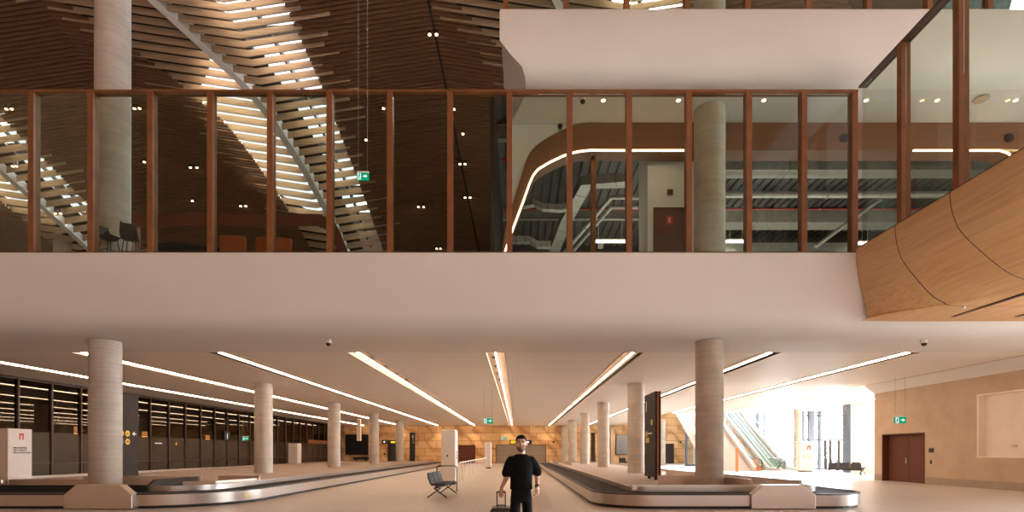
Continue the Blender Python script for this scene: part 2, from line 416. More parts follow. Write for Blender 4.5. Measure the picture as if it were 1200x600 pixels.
# right rendered wall X=20.2 (Y 17..30)
XR = 20.22
hr = [(17,23.3,1.34,4.1),(26.3,29.35,0,2.56)]
struct(MB().wall('x',XR,XR+.5,17,30,0,5.6,hr).build('wall_right', M['render']))
struct(MB().box(XR+.28,XR+.5,17,23.3,1.34,4.1).box(XR-.01,XR+.28,23.22,23.3,1.34,4.1).box(XR-.01,XR+.28,17,23.22,1.34,1.39).box(XR-.01,XR+.28,17,23.22,4.05,4.1).build('trim_5', M['render_pale']))
struct(MB().box(XR-.02,XR,17,26.25,0,.34).box(XR-.02,XR,29.4,30,0,.34).build('baseboard_right', M['skirting']))
d6 = struct(MB().box(XR+.3,XR+.36,26.36,27.795,0,2.5).box(XR+.3,XR+.36,27.815,29.29,0,2.5).build('door_6', M['door']))
fr = MB().box(XR-.03,XR+.5,26.3,26.36,0,2.56).box(XR-.03,XR+.5,29.29,29.35,0,2.56).box(XR-.03,XR+.5,26.36,29.29,2.5,2.56).box(XR+.36,XR+.5,26.36,29.29,0,2.5).build('door_frame', M['door'], d6)
MB().tube([(XR+.24,27.9,1.0),(XR+.24,27.9,1.3)],.02).box(XR+.24,XR+.3,27.89,27.91,1.04,1.06).box(XR+.24,XR+.3,27.89,27.91,1.24,1.26).build('door_handle', M['chrome'], d6)
t = thing('door_sign','small black sign plate on rendered wall beside brown double door','sign',(XR,26.0,1.6))
MB().box(XR-.02,XR,25.72,26.02,1.56,1.76).build('plate',M['black'],t)
for k in range(2): MB().box(XR-.026,XR-.02,25.80,25.95,1.62+k*.07,1.63+k*.07).build('print',M['darkgrey'],t)
t = thing('card_reader','small black card reader below the sign right of brown double door','card reader',(XR,25.9,1.0))
MB().box(XR-.03,XR,25.84,25.94,1.0,1.18).build('body',M['black'],t,bevel=.008)
MB().box(XR-.034,XR-.03,25.87,25.91,1.13,1.14).build('indicator',M['darkgrey'],t)
t = thing('niche_camera','small round pale camera on the recessed panel of right wall','camera',(XR+.25,21.6,1.8))
MB().lathe([(.0,0),(.07,0),(.07,.03),(.0,.03)],0,0,16).build('base',M['white'],t)
bpy.data.objects.remove(t.children[0])
m_=MB(); m_.tube([(XR+.28,21.75,1.82),(XR+.12,21.75,1.82)],.05,12); m_.build('base',M['white'],t,smooth=True)
MB().ellipsoid((XR+.1,21.75,1.82),(.07,.07,.07)).build('dome',M['white'],t,smooth=True)
# return wall and right lounge wall
struct(MB().box(25.7,34,41,41.4,0,ZS).build('wall_return', M['render_pale']))
struct(MB().box(25.45,25.72,40.9,41.5,0,ZS).build('trim_6', M['facade']))
struct(MB().box(24.5,25,61.3,74.5,0,13).build('wall_far_right', M['plaster']))

# glazed fronts
def facade(n, x0, x1, y, z1, vs, hs, door=None):
    w = thing('window_%d'%n, None, None, ((x0+x1)/2,y,0)); w['kind']='structure'
    for x,wd in vs: MB().box(x-wd/2,x+wd/2,y-.2,y+.15,0,z1).build('mullion',M['facade'],w)
    m_=MB()
    for z in hs: m_.box(x0,x1,y-.08,y+.08,z-.1,z+.1)
    m_.build('transom',M['facade'],w)
    MB().box(x0,x1,y-.01,y+.01,.05,z1-.02).build('glass_pane',M['glass_clear'],w)
    if door:
        for x in door: MB().box(x-.09,x+.09,y-.12,y+.12,0,2.6).build('door_stile',M['darkgrey'],w)
facade(2,19,27.6,60,13,[(19.1,.2),(22.5,.3),(27.1,.4),(27.9,.2)],[.1,3.2,6.5,9.5])
facade(3,25.6,31,48,ZS,[(25.75,.3),(26.55,.5),(27.35,.22),(30.9,.3)],[.06,2.7,4.9],[27.9,28.35,29.1,30.0])

# ------------------------------------------------------------------ columns
def column(x,y,r,z0,z1,label,cat='column'):
    t = MB().lathe([(r,z0),(r,z1)],x,y,48).build('concrete_column',M['concrete'],smooth=True,origin=(x,y,z0))
    tag(t,label,cat,'round concrete columns')
place = ['nearest','second','third','fourth','fifth','farthest']
for i in range(6): column(6.4,17.7+11*i,.45,.45,ZS,'round concrete column on right carousel island, %s in its row'%place[i])
for i in range(5): column(-13.8,17.7+11*i,.46,.45,ZS,'round concrete column on left carousel island, %s in its row'%(place[i] if i<4 else 'last'))
column(16.9,62,.36,0,ZS,'slim pale column far behind the right totem, before the stone wall')
column(24.3,46,.33,0,ZS+.01,'slim pale column in front of bright glazed front, right of escalators')
column(-13.55,17.7,.5,ZF,21.2,'thick concrete column rising behind upper glass screen at left into timber ceiling')
column(6.41,17.7,.5,ZF,ZU,'concrete column behind upper glass screen below the white soffit, right of brown door')
column(6.41,17.7,.5,14.96,21,'column stub above white upper edge, behind the top balustrade')
column(-28.4,33,.46,ZF,15.9,'slender pale distant column at upper left below the far timber skylight')
column(-32.5,38,.45,0,ZS,'concrete column inside dark room behind left glass wall')

# ------------------------------------------------------------------ upper floor and upper white slab
struct(MB().box(-34,36,16.5,50,7.3,ZF).build('floor_upper', M['plaster_upper']))
pu = [(16.1,14.96,-.52),(15.95,14.93,-.54),(15.9,14.85,-.55),(15.9,13.95,-.55),(15.95,13.6,-.25),(16.1,13.3,.12),(16.3,13.14,.22),(16.6,13.04,.25),(17.0,13.0,.22),(18.5,13.0,-.28)]
m_=MB(); L=[Vector((x,y,z)) for y,z,x in pu]; Rr=[Vector((36,y,z)) for y,z,x in pu]
m_.loft([L,Rr],close=False)
top=[Vector((-.52,18.5,14.96)),Vector((36,18.5,14.96))]
m_.quad(L[0],Rr[0],top[1],top[0]); m_.add(L+[top[0]],[tuple(range(len(L)+1))])
m_.quad(L[-1],Rr[-1],top[1],top[0])
struct(m_.build('trim_7',M['plaster_upper'],smooth=True,weld=True))
struct(MB().box(-.5,36,18.5,32,14.7,14.95).build('ceiling_upper',M['plaster_upper']))

# portal wall behind upper screen: white cheek, brown rounded band, light line
YP = 18.45
outer = [(588,296),(591,277),(598.5,249),(607,220.6),(617,189.5),(624,177),(634,168.5),(646.6,161),(669,150),(689,146),(720,146),(900,146),(1100,146),(1260,146)]
inner = [(592,296),(598.5,277),(605.5,258),(612.7,239),(622.6,212),(629.7,201.4),(637,196.5),(646.7,191),(666.5,182.4),(689,178.5),(720,178.5),(900,178.5),(1100,178.5),(1168,178.5)]
def crom(p, sub=4):
    o=[]
    for i in range(len(p)-1):
        a=Vector(p[max(i-1,0)]);b=Vector(p[i]);c=Vector(p[i+1]);d=Vector(p[min(i+2,len(p)-1)])
        for k in range(sub):
            t_=k/sub
            o.append(.5*((2*b)+(-a+c)*t_+(2*a-5*b+4*c-d)*t_*t_+(-a+3*b-3*c+d)*t_**3))
    o.append(Vector(p[-1])); return o
O=[at(p[0],p[1],YP) for p in crom(outer)]; I=[at(p[0],p[1],YP) for p in crom(inner)]
bnd = thing('service_portal','wide brown rounded frame around dark service void behind upper glass, with glowing inner edge','frame',(8,YP,ZF))
m_=MB(); dy=Vector((0,.55,0)); fy=Vector((0,-.12,0))
rings=[]
for o_,i_ in zip(O,I): rings.append([o_+fy,i_+fy,i_+dy,o_+dy])
m_.loft(rings,close=True,caps=True)
# right end of the frame
e0=[at(1168,178.5,YP),at(1178,182,YP),at(1184,190,YP),at(1190,205,YP),at(1215,296,YP)]
e1=[at(1260,146,YP),at(1260,160,YP),at(1260,190,YP),at(1260,205,YP),at(1260,296,YP)]
m_.loft([[a+fy,b+fy,b+dy,a+dy] for a,b in zip(e1,e0)],close=True,caps=True)
m_.build('band',M['bronze_panel'],bnd)
xa=at(808,178,YP).x
tl=[p+Vector((0,-.13,-.01)) for p in I if p.x<xa]+[Vector((xa,YP-.13,I[-1].z-.01))]
MB().tube(tl,.032,6).build('light_line',M['portal_glow'],bnd)
zl=I[-1].z-.01
MB().tube([(at(1067,178,YP).x,YP-.13,zl),(at(1113,178,YP).x,YP-.13,zl)],.032,6).build('light_line',M['portal_glow'],bnd)
MB().tube([Vector((at(1131,178,YP).x,YP-.13,zl))]+[p+Vector((0,-.13,-.01)) for p in e0],.032,6).build('light_line',M['portal_glow'],bnd)
cheek=MB(); pts=[p for p in O if p.x>=-.3]
xs0=Vector((-.30,YP,pts[0].z-.05))
seq=[xs0]+pts
cheek.loft([[Vector((p.x,YP,p.z)),Vector((p.x,YP,ZU)),Vector((p.x,YP+.3,ZU)),Vector((p.x,YP+.3,p.z))] for p in seq],close=True,caps=True)
struct(cheek.build('wall_upper',M['plaster_upper']))

# service void behind the portal
struct(MB().box(-1.0,-.85,19.1,33,ZF,14.6).box(-.85,26,33,33.2,ZF,14.6).box(24,24.2,19.1,33,ZF,14.6).build('wall_void',M['charcoal']))
dk=MB(); x=-.9
while x<24: dk.box(x,x+.28,19.1,33,14.45,14.6); dk.box(x+.28,x+.42,19.1,33,14.56,14.7); x+=.42
struct(dk.build('ceiling_void',M['deckdark']))
def vt(name,label,cat): return thing(name,label,cat,(8,24,12))
for k,(y,z) in enumerate([(20.8,13.85),(27.9,13.85)]):
    m_=MB(); m_.box(-.8,24,y-.12,y+.12,z-.02,z).box(-.8,24,y-.015,y+.015,z,z+.5).box(-.8,24,y-.12,y+.12,z+.5,z+.54)
    tag(m_.build('steel_beam',M['beam']),'painted steel roof beam crossing the service void, %s from the front'%place[k],'beam','steel beams of the service void')
def pipe(name,pts,r,m,label,clamps=None,cat='pipe'):
    t=thing(name,label,cat,pts[0])
    MB().tube(pts,r,10).build('run',m,t,smooth=True)
    for a,b in zip(pts[:-1],pts[1:]):
        a=Vector(a);b=Vector(b);d=(b-a)
        for q in range(1,max(2,int(d.length/3))):
            p=a+d*q/max(2,int(d.length/3)); c=MB(); c.tube([p-d.normalized()*.03,p+d.normalized()*.03],r*1.25,10); c.tube([p,p+Vector((0,0,max(.2,14.4-p.z)))],.012,6); c.build('bracket',M['beam'],t)
pipe('sprinkler_pipe',[(-.7,21.3,13.35),(23.5,21.3,13.35)],.045,M['redpipe'],'thin red sprinkler pipe just under the brown band in the void')
pipe('sprinkler_pipe',[(-.7,25.3,13.2),(23.5,25.3,13.2)],.045,M['redpipe'],'thin red sprinkler pipe farther back, lower in the void view')
pipe('service_pipe',[(6.9,23.2,12.85),(23.5,23.2,12.85)],.13,M['duct'],'long pale horizontal pipe crossing the void right of column')
pipe('service_pipe',[(6.9,23.6,13.15),(23.5,23.6,13.15)],.07,M['duct'],'thinner pale pipe running just above the long pale pipe')
pipe('service_pipe',[(2.5,28,12.2),(4.1,23.2,12.75),(5.4,23.2,12.75)],.10,M['duct'],'bent pale pipe left of white core wall, upper of two')
pipe('service_pipe',[(2.9,28,12.2),(4.2,23.8,12.6),(5.4,23.8,12.6)],.09,M['duct'],'bent pale pipe left of white core wall, lower of two')
pipe('service_pipe',[(14.0,24.9,11.25),(16.8,24.5,13.3)],.10,M['duct'],'diagonal pale pipe behind the last bay of glass before the timber bridge')
def duct(label,pts,w,h):
    t=thing('air_duct',label,'duct',pts[0])
    m_=MB(); rings=[]
    P_=[Vector(p) for p in pts]
    for i,p in enumerate(P_):
        d=(P_[min(i+1,len(P_)-1)]-P_[max(i-1,0)]); d.z=0; d.normalize(); s_=Vector((-d.y,d.x,0))
        rings.append([p+s_*w/2+Vector((0,0,h/2)),p-s_*w/2+Vector((0,0,h/2)),p-s_*w/2-Vector((0,0,h/2)),p+s_*w/2-Vector((0,0,h/2))])
    m_.loft(rings,close=True,caps=True); m_.build('casing',M['duct'],t)
    for i in range(len(P_)-1):
        a,b=rings[i],rings[i+1]
        for q in (.25,.75):
            c=[u.lerp(v,q) for u,v in zip(a,b)]; ctr=sum(c,Vector())/4; c=[ctr+(u-ctr)*1.06 for u in c]
            d=(P_[i+1]-P_[i]).normalized()*.03
            fl=MB(); fl.loft([[u-d for u in c],[u+d for u in c]],close=True,caps=True); fl.build('flange',M['beam'],t)
duct('grey rectangular duct rising diagonally at left inside void, beside brown post',[(1.9,29.5,12.6),(2.35,25.5,12.9),(2.9,22.6,13.1),(4.6,22.4,13.1)],.55,.4)
duct('small zigzag silver duct at far left of void, upper one',[(.2,23.5,12.55),(.7,23.3,12.55),(1.1,23.3,12.35),(1.9,23.3,12.3),(2.3,23.3,12.4)],.3,.25)
duct('small zigzag silver duct at far left of void, lower one',[(-.3,26,12.0),(.55,26,12.0),(.95,26,11.75),(1.6,26,11.75)],.35,.28)
duct('large grey duct across void right of column, upper',[(7.6,22.6,13.75),(23,22.6,13.75)],.7,.6)
duct('large grey duct across void right of column, middle of view',[(8.0,26.4,13.2),(23,26.4,13.2)],.9,.7)
duct('large grey duct deep in void right of column, lowest in view',[(7.8,30.3,13.0),(23,30.3,13.0)],.9,.8)
for k,(x0,x1,y,lab) in enumerate([(697,733,283,'white tube light low in void left of white core wall'),(851,874,283,'white tube light low in void just right of concrete column'),(1006,1021,285,'white tube light glimpsed beside the timber bridge')]):
    a=at(x0,y,29);b=at(x1,y,29)
    t=thing('tube_light',lab,'light',a)
    MB().box(a.x,b.x,28.95,29.07,a.z+.05,a.z+.13).tube([(a.x+.2,29,a.z+.1),(a.x+.2,29,14.4)],.01).tube([(b.x-.2,29,a.z+.1),(b.x-.2,29,14.4)],.01).build('batten',M['white'],t)
    MB().box(a.x,b.x,28.93,29.07,a.z-.05,a.z+.05).build('diffuser',M['lamp_cool'],t)
# unseen walls behind the viewer, added to shape daylight: solid above, open low down; the hall's right side is open to the sky
struct(MB().box(-36.4,36,-32.4,-32,5.5,32.2).box(-36.4,4,-32.4,-32,0,5.5).box(36,36.4,-32.4,-5,0,32.2).build('light_block_front',M['batten']))
# white core with the brown fire door
YC=19.3; pc=F/YC
cx0,cx1=(759-CX)/pc,(845-CX)/pc
struct(MB().box(cx0,cx1,YC,YC+1.4,ZF,14.4).build('wall_core',M['plaster_upper']))
dx0,dx1=(766.8-CX)/pc,(801.5-CX)/pc; dz1=EYE+(CY-245)/pc
d7=struct(MB().box(dx0,dx1,YC-.05,YC,ZF,dz1).build('door_7',M['door']))
MB().box(dx0-.03,dx0,YC-.07,YC,ZF,dz1+.03).box(dx1,dx1+.03,YC-.07,YC,ZF,dz1+.03).box(dx0,dx1,YC-.07,YC,dz1,dz1+.03).build('door_frame',M['bronze_dark'],d7)
sx=(780.5-CX)/pc; sz=EYE+(CY-263.5)/pc
fs7=MB().box(sx,sx+.22,YC-.058,YC-.05,sz,sz+.3).build('fire_symbol',M['red'],d7)
MB().box(sx+.08,sx+.14,YC-.064,YC-.058,sz+.06,sz+.2).disc((sx+.11,YC-.061,sz+.225),.03,'y',.006).build('symbol_print',M['whiteprint'],fs7)
for k,s_ in enumerate(['FIRE HOSE REEL','FIRE HYDRANT','FIRE EXTINGUISHER']):
    text('lettering',s_,.105,((771-CX)/pc,YC-.055,EYE+(CY-281.2-3.6*k)/pc),0,M['print'],d7)
qx=(785-CX)/pc; qz=EYE+(CY-226)/pc
tq=thing('wall_speaker','small square brown wall speaker above brown fire door','speaker',(qx,YC,qz))
MB().box(qx-.11,qx+.11,YC-.09,YC,qz-.11,qz+.11).build('body',M['bronze_panel'],tq,bevel=.03)
MB().disc((qx,YC-.093,qz),.07,'y',.006).build('grille',M['bronze_dark'],tq)
tag(MB().box((692.5-CX)/F*18.9,(698-CX)/F*18.9,18.85,19.05,ZF,12.0).build('portal_post',M['bronze']),'single brown post standing inside the portal left of white core wall','post')

# ------------------------------------------------------------------ upper glass screens
def screen_posts(xs): return [(x-CX)/PX for x in xs]
sp=[-37,34,104,174,244.5,315,385,456,527,597,668,738,808.5,879,944,1003.5]
sx_=screen_posts(sp); ZT=EYE+(CY-106)/PX
gs=thing('glass_screen','tall frameless glass screen with brown posts along the white floor edge','glass screen',(0,YF,ZF))
for x in sx_:
    p_=MB().box(x-.085,x+.085,YF+.05,YF+.30,ZF,ZT).build('post',M['bronze'],gs)
for a,b in zip(sx_[:-1],sx_[1:]):
    MB().box(a+.10,b-.10,YF+.12,YF+.14,ZF+.03,ZT-.03).build('glass_pane',M['glass'],gs)
MB().box(sx_[0]-.1,sx_[-1]+.09,YF+.04,YF+.3,ZT,ZT+.06).build('top_rail',M['bronze'],gs)
MB().box(sx_[0]-.1,sx_[-1]+.09,YF+.06,YF+.3,ZF-.0,ZF+.03).build('base_rail',M['bronze_dark'],gs)
XB=sx_[-1]
bs=thing('glass_screen','tall glass screen with brown posts running along the timber bridge towards the camera','glass screen',(XB,12,ZF))
by=[16.3,14.47,12.6,10.8,9.0,7.2]
for y in by[1:]:
    MB().box(XB+.0,XB+.25,y-.09,y+.09,ZF+.09,ZT).build('post',M['bronze'],bs)
for a,b in zip(by[:-1],by[1:]):
    MB().box(XB+.10,XB+.12,b+.11,a-.11,ZF+.11,ZT-.03).build('glass_pane',M['glass'],bs)
MB().box(XB+.0,XB+.25,7.1,16.2,ZT,ZT+.06).build('top_rail',M['bronze_dark'],bs)
MB().box(XB+.0,XB+.25,7.1,16.2,ZF+.08,ZF+.11).build('base_rail',M['bronze_dark'],bs)
tb=thing('glass_balustrade','glass balustrade with brown posts on top of the white upper edge','glass screen',(8,16.2,14.96))
xs=[-.37+1.845*k for k in range(12)]
for x in xs: MB().box(x-.08,x+.08,16.1,16.3,14.96,17.6).build('post',M['bronze'],tb)
for a,b in zip(xs[:-1],xs[1:]): MB().box(a+.1,b-.1,16.19,16.21,14.98,17.6).build('glass_pane',M['glass'],tb)
MB().box(xs[0],xs[-1],16.08,16.3,17.6,17.66).build('top_rail',M['bronze'],tb)

# ------------------------------------------------------------------ timber bridge
P1=[(10.41,7.83),(10.44,7.5),(10.52,7.2),(10.69,6.87),(11.13,6.44),(11.77,5.93),(12.33,5.70),(12.9,5.62),(14.8,5.6),(17,5.6)]
P0=[(10.41,7.83),(10.41,7.55),(10.43,7.25),(10.52,6.8),(10.60,6.45),(10.71,5.97),(10.76,5.73),(10.92,5.605),(14.8,5.6),(17,5.6)]
P1=[tuple(p) for p in crom(P1,4)]; P0=[tuple(p) for p in crom(P0,4)]
def bprof(Y):
    t_=min(1,max(0,(16.3-Y)/2.9)); t_=t_*t_*(3-2*t_)
    return [Vector((a[0]*(1-t_)+b[0]*t_,Y,a[1]*(1-t_)+b[1]*t_)) for a,b in zip(P0,P1)]
br=thing('timber_bridge','oak clad footbridge with rounded underside reaching in from the right','bridge',(13.5,12,5.6))
m_=MB(); rg=[]
Ys=[16.28,16,15.6,15.2,14.8,14.4,14,13.6,13.2,12.8,12,10,8,6]
for Y in Ys: rg.append(bprof(Y)+[Vector((17,Y,7.83))])
m_.loft(rg,close=True,caps=True); m_.build('cladding',M['oak'],br,smooth=True,weld=True)
for Y in (14.6,12.75):
    a=bprof(Y-.012);b=bprof(Y+.012); o_=MB(); up=[]
    ra=[];
    for i in range(len(a)):
        d=a[min(i+1,len(a)-1)]-a[max(i-1,0)]; n_=Vector((-abs(d.z),0,-abs(d.x))).normalized()*.004
        ra.append((a[i]+n_,b[i]+n_))
    o_.loft([[p for p,q in ra],[q for p,q in ra]],close=False); o_.build('panel_joint',M['bronze_dark'],br)
for x in (12.9,14.8):
    MB().box(x-.06,x+.06,6.2,15.7,5.585,5.615 if x>14 else 5.63).build('slot',M['bronze_dark'],br)
for x,y in ((12.3,14.6),(13.3,13.6)):
    tt=MB().lathe([(.04,5.60),(.045,5.56),(.03,5.53),(.0,5.53)],x,y,16).build('smoke_detector',M['white'],smooth=True)
    tag(tt,'tiny white detector under the timber bridge, '+('left one' if x<13 else 'right one, beside the dark slot'),'detector')

# ------------------------------------------------------------------ timber batten ceiling, folded, with skylight lenses
def lerp_tab(tab, y):
    if y<=tab[0][0]: return tab[0][1]
    for (a,va),(b,vb) in zip(tab[:-1],tab[1:]):
        if y<=b: return va+(vb-va)*(y-a)/(b-a)
    return tab[-1][1]
BEAM=[(19,-15.9),(20.6,-14.8),(22.2,-13.5),(23.75,-12.3),(25.2,-11.7),(27.5,-11.25),(30.1,-11.0),(33,-10.9),(38,-10.9)]
EDGE=[(19,-9.4),(21,-9.3),(24,-8.95),(26,-8.85),(29,-8.7),(33.3,-8.6),(38,-8.5)]
PAD=[(19,6.0),(21,6.0),(26,3.8),(30,3.5),(38,3.2)]      # wide boards run on to this side of the edge beam
def fold(x):
    u=(x+3.5)%16.0; d=min(u,16-u); return -.15*d
def zc(x,y): return 28.67-.4*y+fold(x)
def lens(y,k): return lerp_tab(BEAM,y)+16*k, lerp_tab(EDGE,y)+16*k
XMIN,XMAX=-36,36
def seg_pts(a,b):
    br_=[a]+[q for q in [-35.5+8*i for i in range(10)] if a<q<b]+[b]; return br_
def intervals(y,left_pad=0):
    cut=sorted((lens(y,k)[0]-left_pad,lens(y,k)[1]) for k in (-1,0,1,2))
    out=[];x=XMIN
    for a,b in cut:
        if a>x: out.append((x,min(a,XMAX)))
        x=max(x,b)
    if x<XMAX: out.append((x,XMAX))
    return [(a,b) for a,b in out if b-a>.05]
def slat(m,a,b,y,w,h,dz=0,tilt=0):
    rings=[]
    for x in seg_pts(a,b):
        z=zc(x,y)+dz
        rings.append([Vector((x,y-w/2,z)),Vector((x,y+w/2,z)),Vector((x,y+w/2+tilt,z+h)),Vector((x,y-w/2+tilt,z+h))])
    m.loft(rings,close=True,caps=True)
bt=MB(); y=19.2
while y<37.2:
    for a,b in intervals(y, lerp_tab(PAD,y)-1.2): slat(bt,a,b,y,.075,.12)
    y+=.16
struct(bt.build('ceiling_timber',M['batten']))
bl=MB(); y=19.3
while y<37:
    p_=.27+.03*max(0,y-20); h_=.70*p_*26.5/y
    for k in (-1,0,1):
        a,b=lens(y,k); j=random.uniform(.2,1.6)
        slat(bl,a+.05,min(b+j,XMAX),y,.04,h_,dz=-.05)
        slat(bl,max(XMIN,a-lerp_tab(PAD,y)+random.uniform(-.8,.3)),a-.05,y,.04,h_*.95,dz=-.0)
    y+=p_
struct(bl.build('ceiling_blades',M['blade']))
def sky_hole(y,k):
    a,b=lens(y,k); return a+.42*(b-a),b-.1
def roof_intervals(y):
    out=[];x=XMIN
    hs=[sky_hole(y,k) for k in (-1,0,1,2)]
    w_=max(0,min(1,(y-23.0)/2,(31.5-y)/2))*3.0
    if w_>.1: hs+=[(lens(y,k)[0]-.4-w_,lens(y,k)[0]-.3) for k in (-1,0,1)]
    for a,b in sorted(hs):
        if a>x: out.append((x,min(a,XMAX)))
        x=max(x,b)
    if x<XMAX: out.append((x,XMAX))
    return out
bk=MB(); y=19.0
while y<37.2:
    y2=y+.5
    i1=roof_intervals(y);i2=roof_intervals(y2)
    if len(i1)!=len(i2): i2=i1 if len(i1)>len(i2) else i2; i1=i2 if len(i1)<len(i2) else i1
    for (a,b),(c,d) in zip(i1,i2):
        n_=max(2,int((b-a)/1.0))
        for q in range(n_):
            p=[a+(b-a)*q/n_,a+(b-a)*(q+1)/n_,c+(d-c)*(q+1)/n_,c+(d-c)*q/n_]
            bk.quad((p[0],y,zc(p[0],y)+.5),(p[1],y,zc(p[1],y)+.5),(p[2],y2,zc(p[2],y2)+.5),(p[3],y2,zc(p[3],y2)+.5))
    y=y2
# the roof goes on unseen over the hall in front, cut back at right for daylight, and the hall's far and left walls
struct(bk.build('ceiling_backing',M['backing']))
struct(MB().add([(-36,-32,32),(25,-32,32),(25,-8,31.8),(-36,-8,31.8),(25,19,21.2),(-36,19,21.2)],[(0,1,2,3),(3,2,4,5)]).build('ceiling_front',M['batten']))
struct(MB().box(-36,36,37.3,37.6,ZF,18.5).box(36,36.3,19,37.6,ZF,25).build('wall_far_light_block',M['batten']))  # height and right-hand wall added to block light from the horizon
struct(MB().box(-36.4,-36,-45,37.5,0,32).build('wall_far_left',M['batten']))
be=MB()
for k in (-1,0,1):
    rings=[]; y=19.2
    while y<36.5:
        a,b=lens(y,k); z=zc(a,y)
        rings.append([Vector((a-.14,y,z-.10)),Vector((a+.2,y,z-.10)),Vector((a+.2,y,z+.35)),Vector((a-.14,y,z+.35))]); y+=.5
    be.loft(rings,close=True,caps=True)
struct(be.build('trim_8',M['plaster_upper']))
# dark steel trusses above the skylights
ts=MB()
for k in (-1,0,1):
    for yy in (20.5,23,25.5,28,30.5,33,35.5):
        a,b=lens(yy,k); z=zc(a,yy)+1.1
        ts.box(a-.3,b+.8,yy-.12,yy+.12,z,z+.45)
    for fx in (.3,.62):
        pts=[]
        for yy in range(19,38,2):
            a,b=lens(yy,k); pts.append((a+(b-a)*fx,yy,zc(a,yy)+.9))
        ts.tube(pts,.11,6)
struct(ts.build('trim_9',M['charcoal']))
# seam along the ridge
sm=MB(); y=19.2; rg=[]
while y<37:
    x=-3.66+ (y-21.6)*.085; z=zc(x,y)-.012; rg.append([Vector((x-.05,y,z)),Vector((x+.05,y,z)),Vector((x+.05,y,z+.03)),Vector((x-.05,y,z+.03))]); y+=1
sm.loft(rg,close=True,caps=True); struct(sm.build('trim_10',M['backing']))

def plane_hit(px,py):
    zf=-.6
    for _ in range(6):
        Y=F*(27.1+zf)/(CY+248-py); X=(px-CX)/F*Y; zf=fold(X)
    return X,Y
DL=[(507.5,37,8,'upper middle beside the ceiling seam'),(449.5,124,0,'just right of the bright skylight, behind screen'),(532,125,0,'against seam behind the glass, level with post tops'),(429,161,0,'small one left of the hanging exit sign cable'),(542.5,154,0,'behind glass beside seam, second down'),(542,189.5,6,'behind glass beside seam, third down'),(548,229,6,'behind glass beside seam, lowest'),(493.5,240,6,'low behind glass, left of seam'),(514,289,4.5,'very low behind glass beside a post'),(10.5,124.5,6.5,'far left behind first glass bay'),(160.5,124,6,'just right of thick column behind glass'),(173,187,8,'behind post right of thick column'),(227,193.5,7.5,'between third and fourth bays left of skylight'),(225.5,233,0,'single low one in fourth bay'),(285,239,6,'low, above the brown far frame'),(68,247.5,6,'low at left, beside slender distant column'),(17,192,4,'far left on skylight blades')]
for px,py,sep,lab in DL:
    X,Y=plane_hit(px,py); z=zc(X,Y)-.02
    t=thing('ceiling_downlight','small warm downlight in timber ceiling, '+lab,'downlight',(X,Y,z),'downlights of the timber ceiling')
    ds=[0] if not sep else [-sep/2/F*Y, sep/2/F*Y]
    for d in ds:
        b_=MB().lathe([(.07,z-.10),(.07,z+.16)],X+d,Y,12).build('can',M['bronze_dark'],t)
        MB().lathe([(.0,z-.13),(.055,z-.125),(.055,z-.10),(0,z-.10)],X+d,Y,10).build('lamp',M['spot'],t)
for px,lab in ((707,'above white wall at portal corner'),(795,'above the brown fire door'),(895,'right of concrete column'),(1015,'behind the bridge screen, first'),(1098,'behind the bridge screen, second'),(1190,'at right edge behind the bridge screen')):
    X=(px-CX)/F*17.16; Y=17.16
    t=thing('soffit_downlight','small warm downlight in white upper soffit '+lab,'downlight',(X,Y,ZU),'downlights of the white soffit')
    MB().lathe([(.085,ZU-.02),(.085,ZU+.0)],X,Y,16).build('trim_ring',M['white'],t)
    MB().lathe([(.0,ZU-.032),(.06,ZU-.03),(.06,ZU-.02),(0,ZU-.02)],X,Y,12).build('lamp',M['spot'],t)
X=(1150-CX)/F*17.1
tag(MB().lathe([(.22,ZU-.03),(.22,ZU)],X,17.1,24).build('soffit_speaker',M['cover']),'round grey speaker grille in white soffit at right','speaker')
def dome(px,py,Y,label,onwall):
    c=at(px,py,Y)
    t=thing('security_camera',label,'camera',c,'security cameras')
    if onwall=='wall':
        MB().tube([(c.x,Y,c.z),(c.x,Y-.12,c.z)],.09,16).build('base',M['white'],t,smooth=True)
        MB().ellipsoid((c.x,Y-.14,c.z-.02),(.085,.085,.085)).build('dome',M['black'],t,smooth=True)
    else:
        MB().lathe([(.10,c.z-.12),(.10,c.z)],c.x,Y,16).build('base',M['white'],t,smooth=True)
        MB().ellipsoid((c.x,Y,c.z-.13),(.085,.085,.085)).build('dome',M['black'],t,smooth=True)
dome(634,142,YP,'small black dome camera on white wall left of portal corner, left one','wall')
dome(656,150,YP-.02,'black dome camera on white wall touching the portal frame','wall')
dome(683,114,F*(ZU-EYE)/(CY-114),'white mounted dome camera hanging from white soffit above portal corner','ceil')
dome(385,398,F*(ZS-EYE)/(CY-398),'dome camera under white lower soffit, left of middle','ceil')
dome(1083,398,F*(ZS-EYE)/(CY-398),'dome camera under white lower soffit, below the timber bridge','ceil')
for px,lab in ((989,'left of the bridge corner post'),(1182,'at right edge above the timber bridge')):
    c=at(px,162,YP-.12)
    t=thing('band_speaker','round black speaker set in the brown band '+lab,'speaker',c)
    m_=MB(); m_.tube([(c.x,YP-.12,c.z),(c.x,YP-.17,c.z)],.15,20); m_.build('rim',M['bronze_dark'],t)
    m_=MB(); m_.tube([(c.x,YP-.17,c.z),(c.x,YP-.19,c.z)],.10,20); m_.build('cone',M['black'],t)

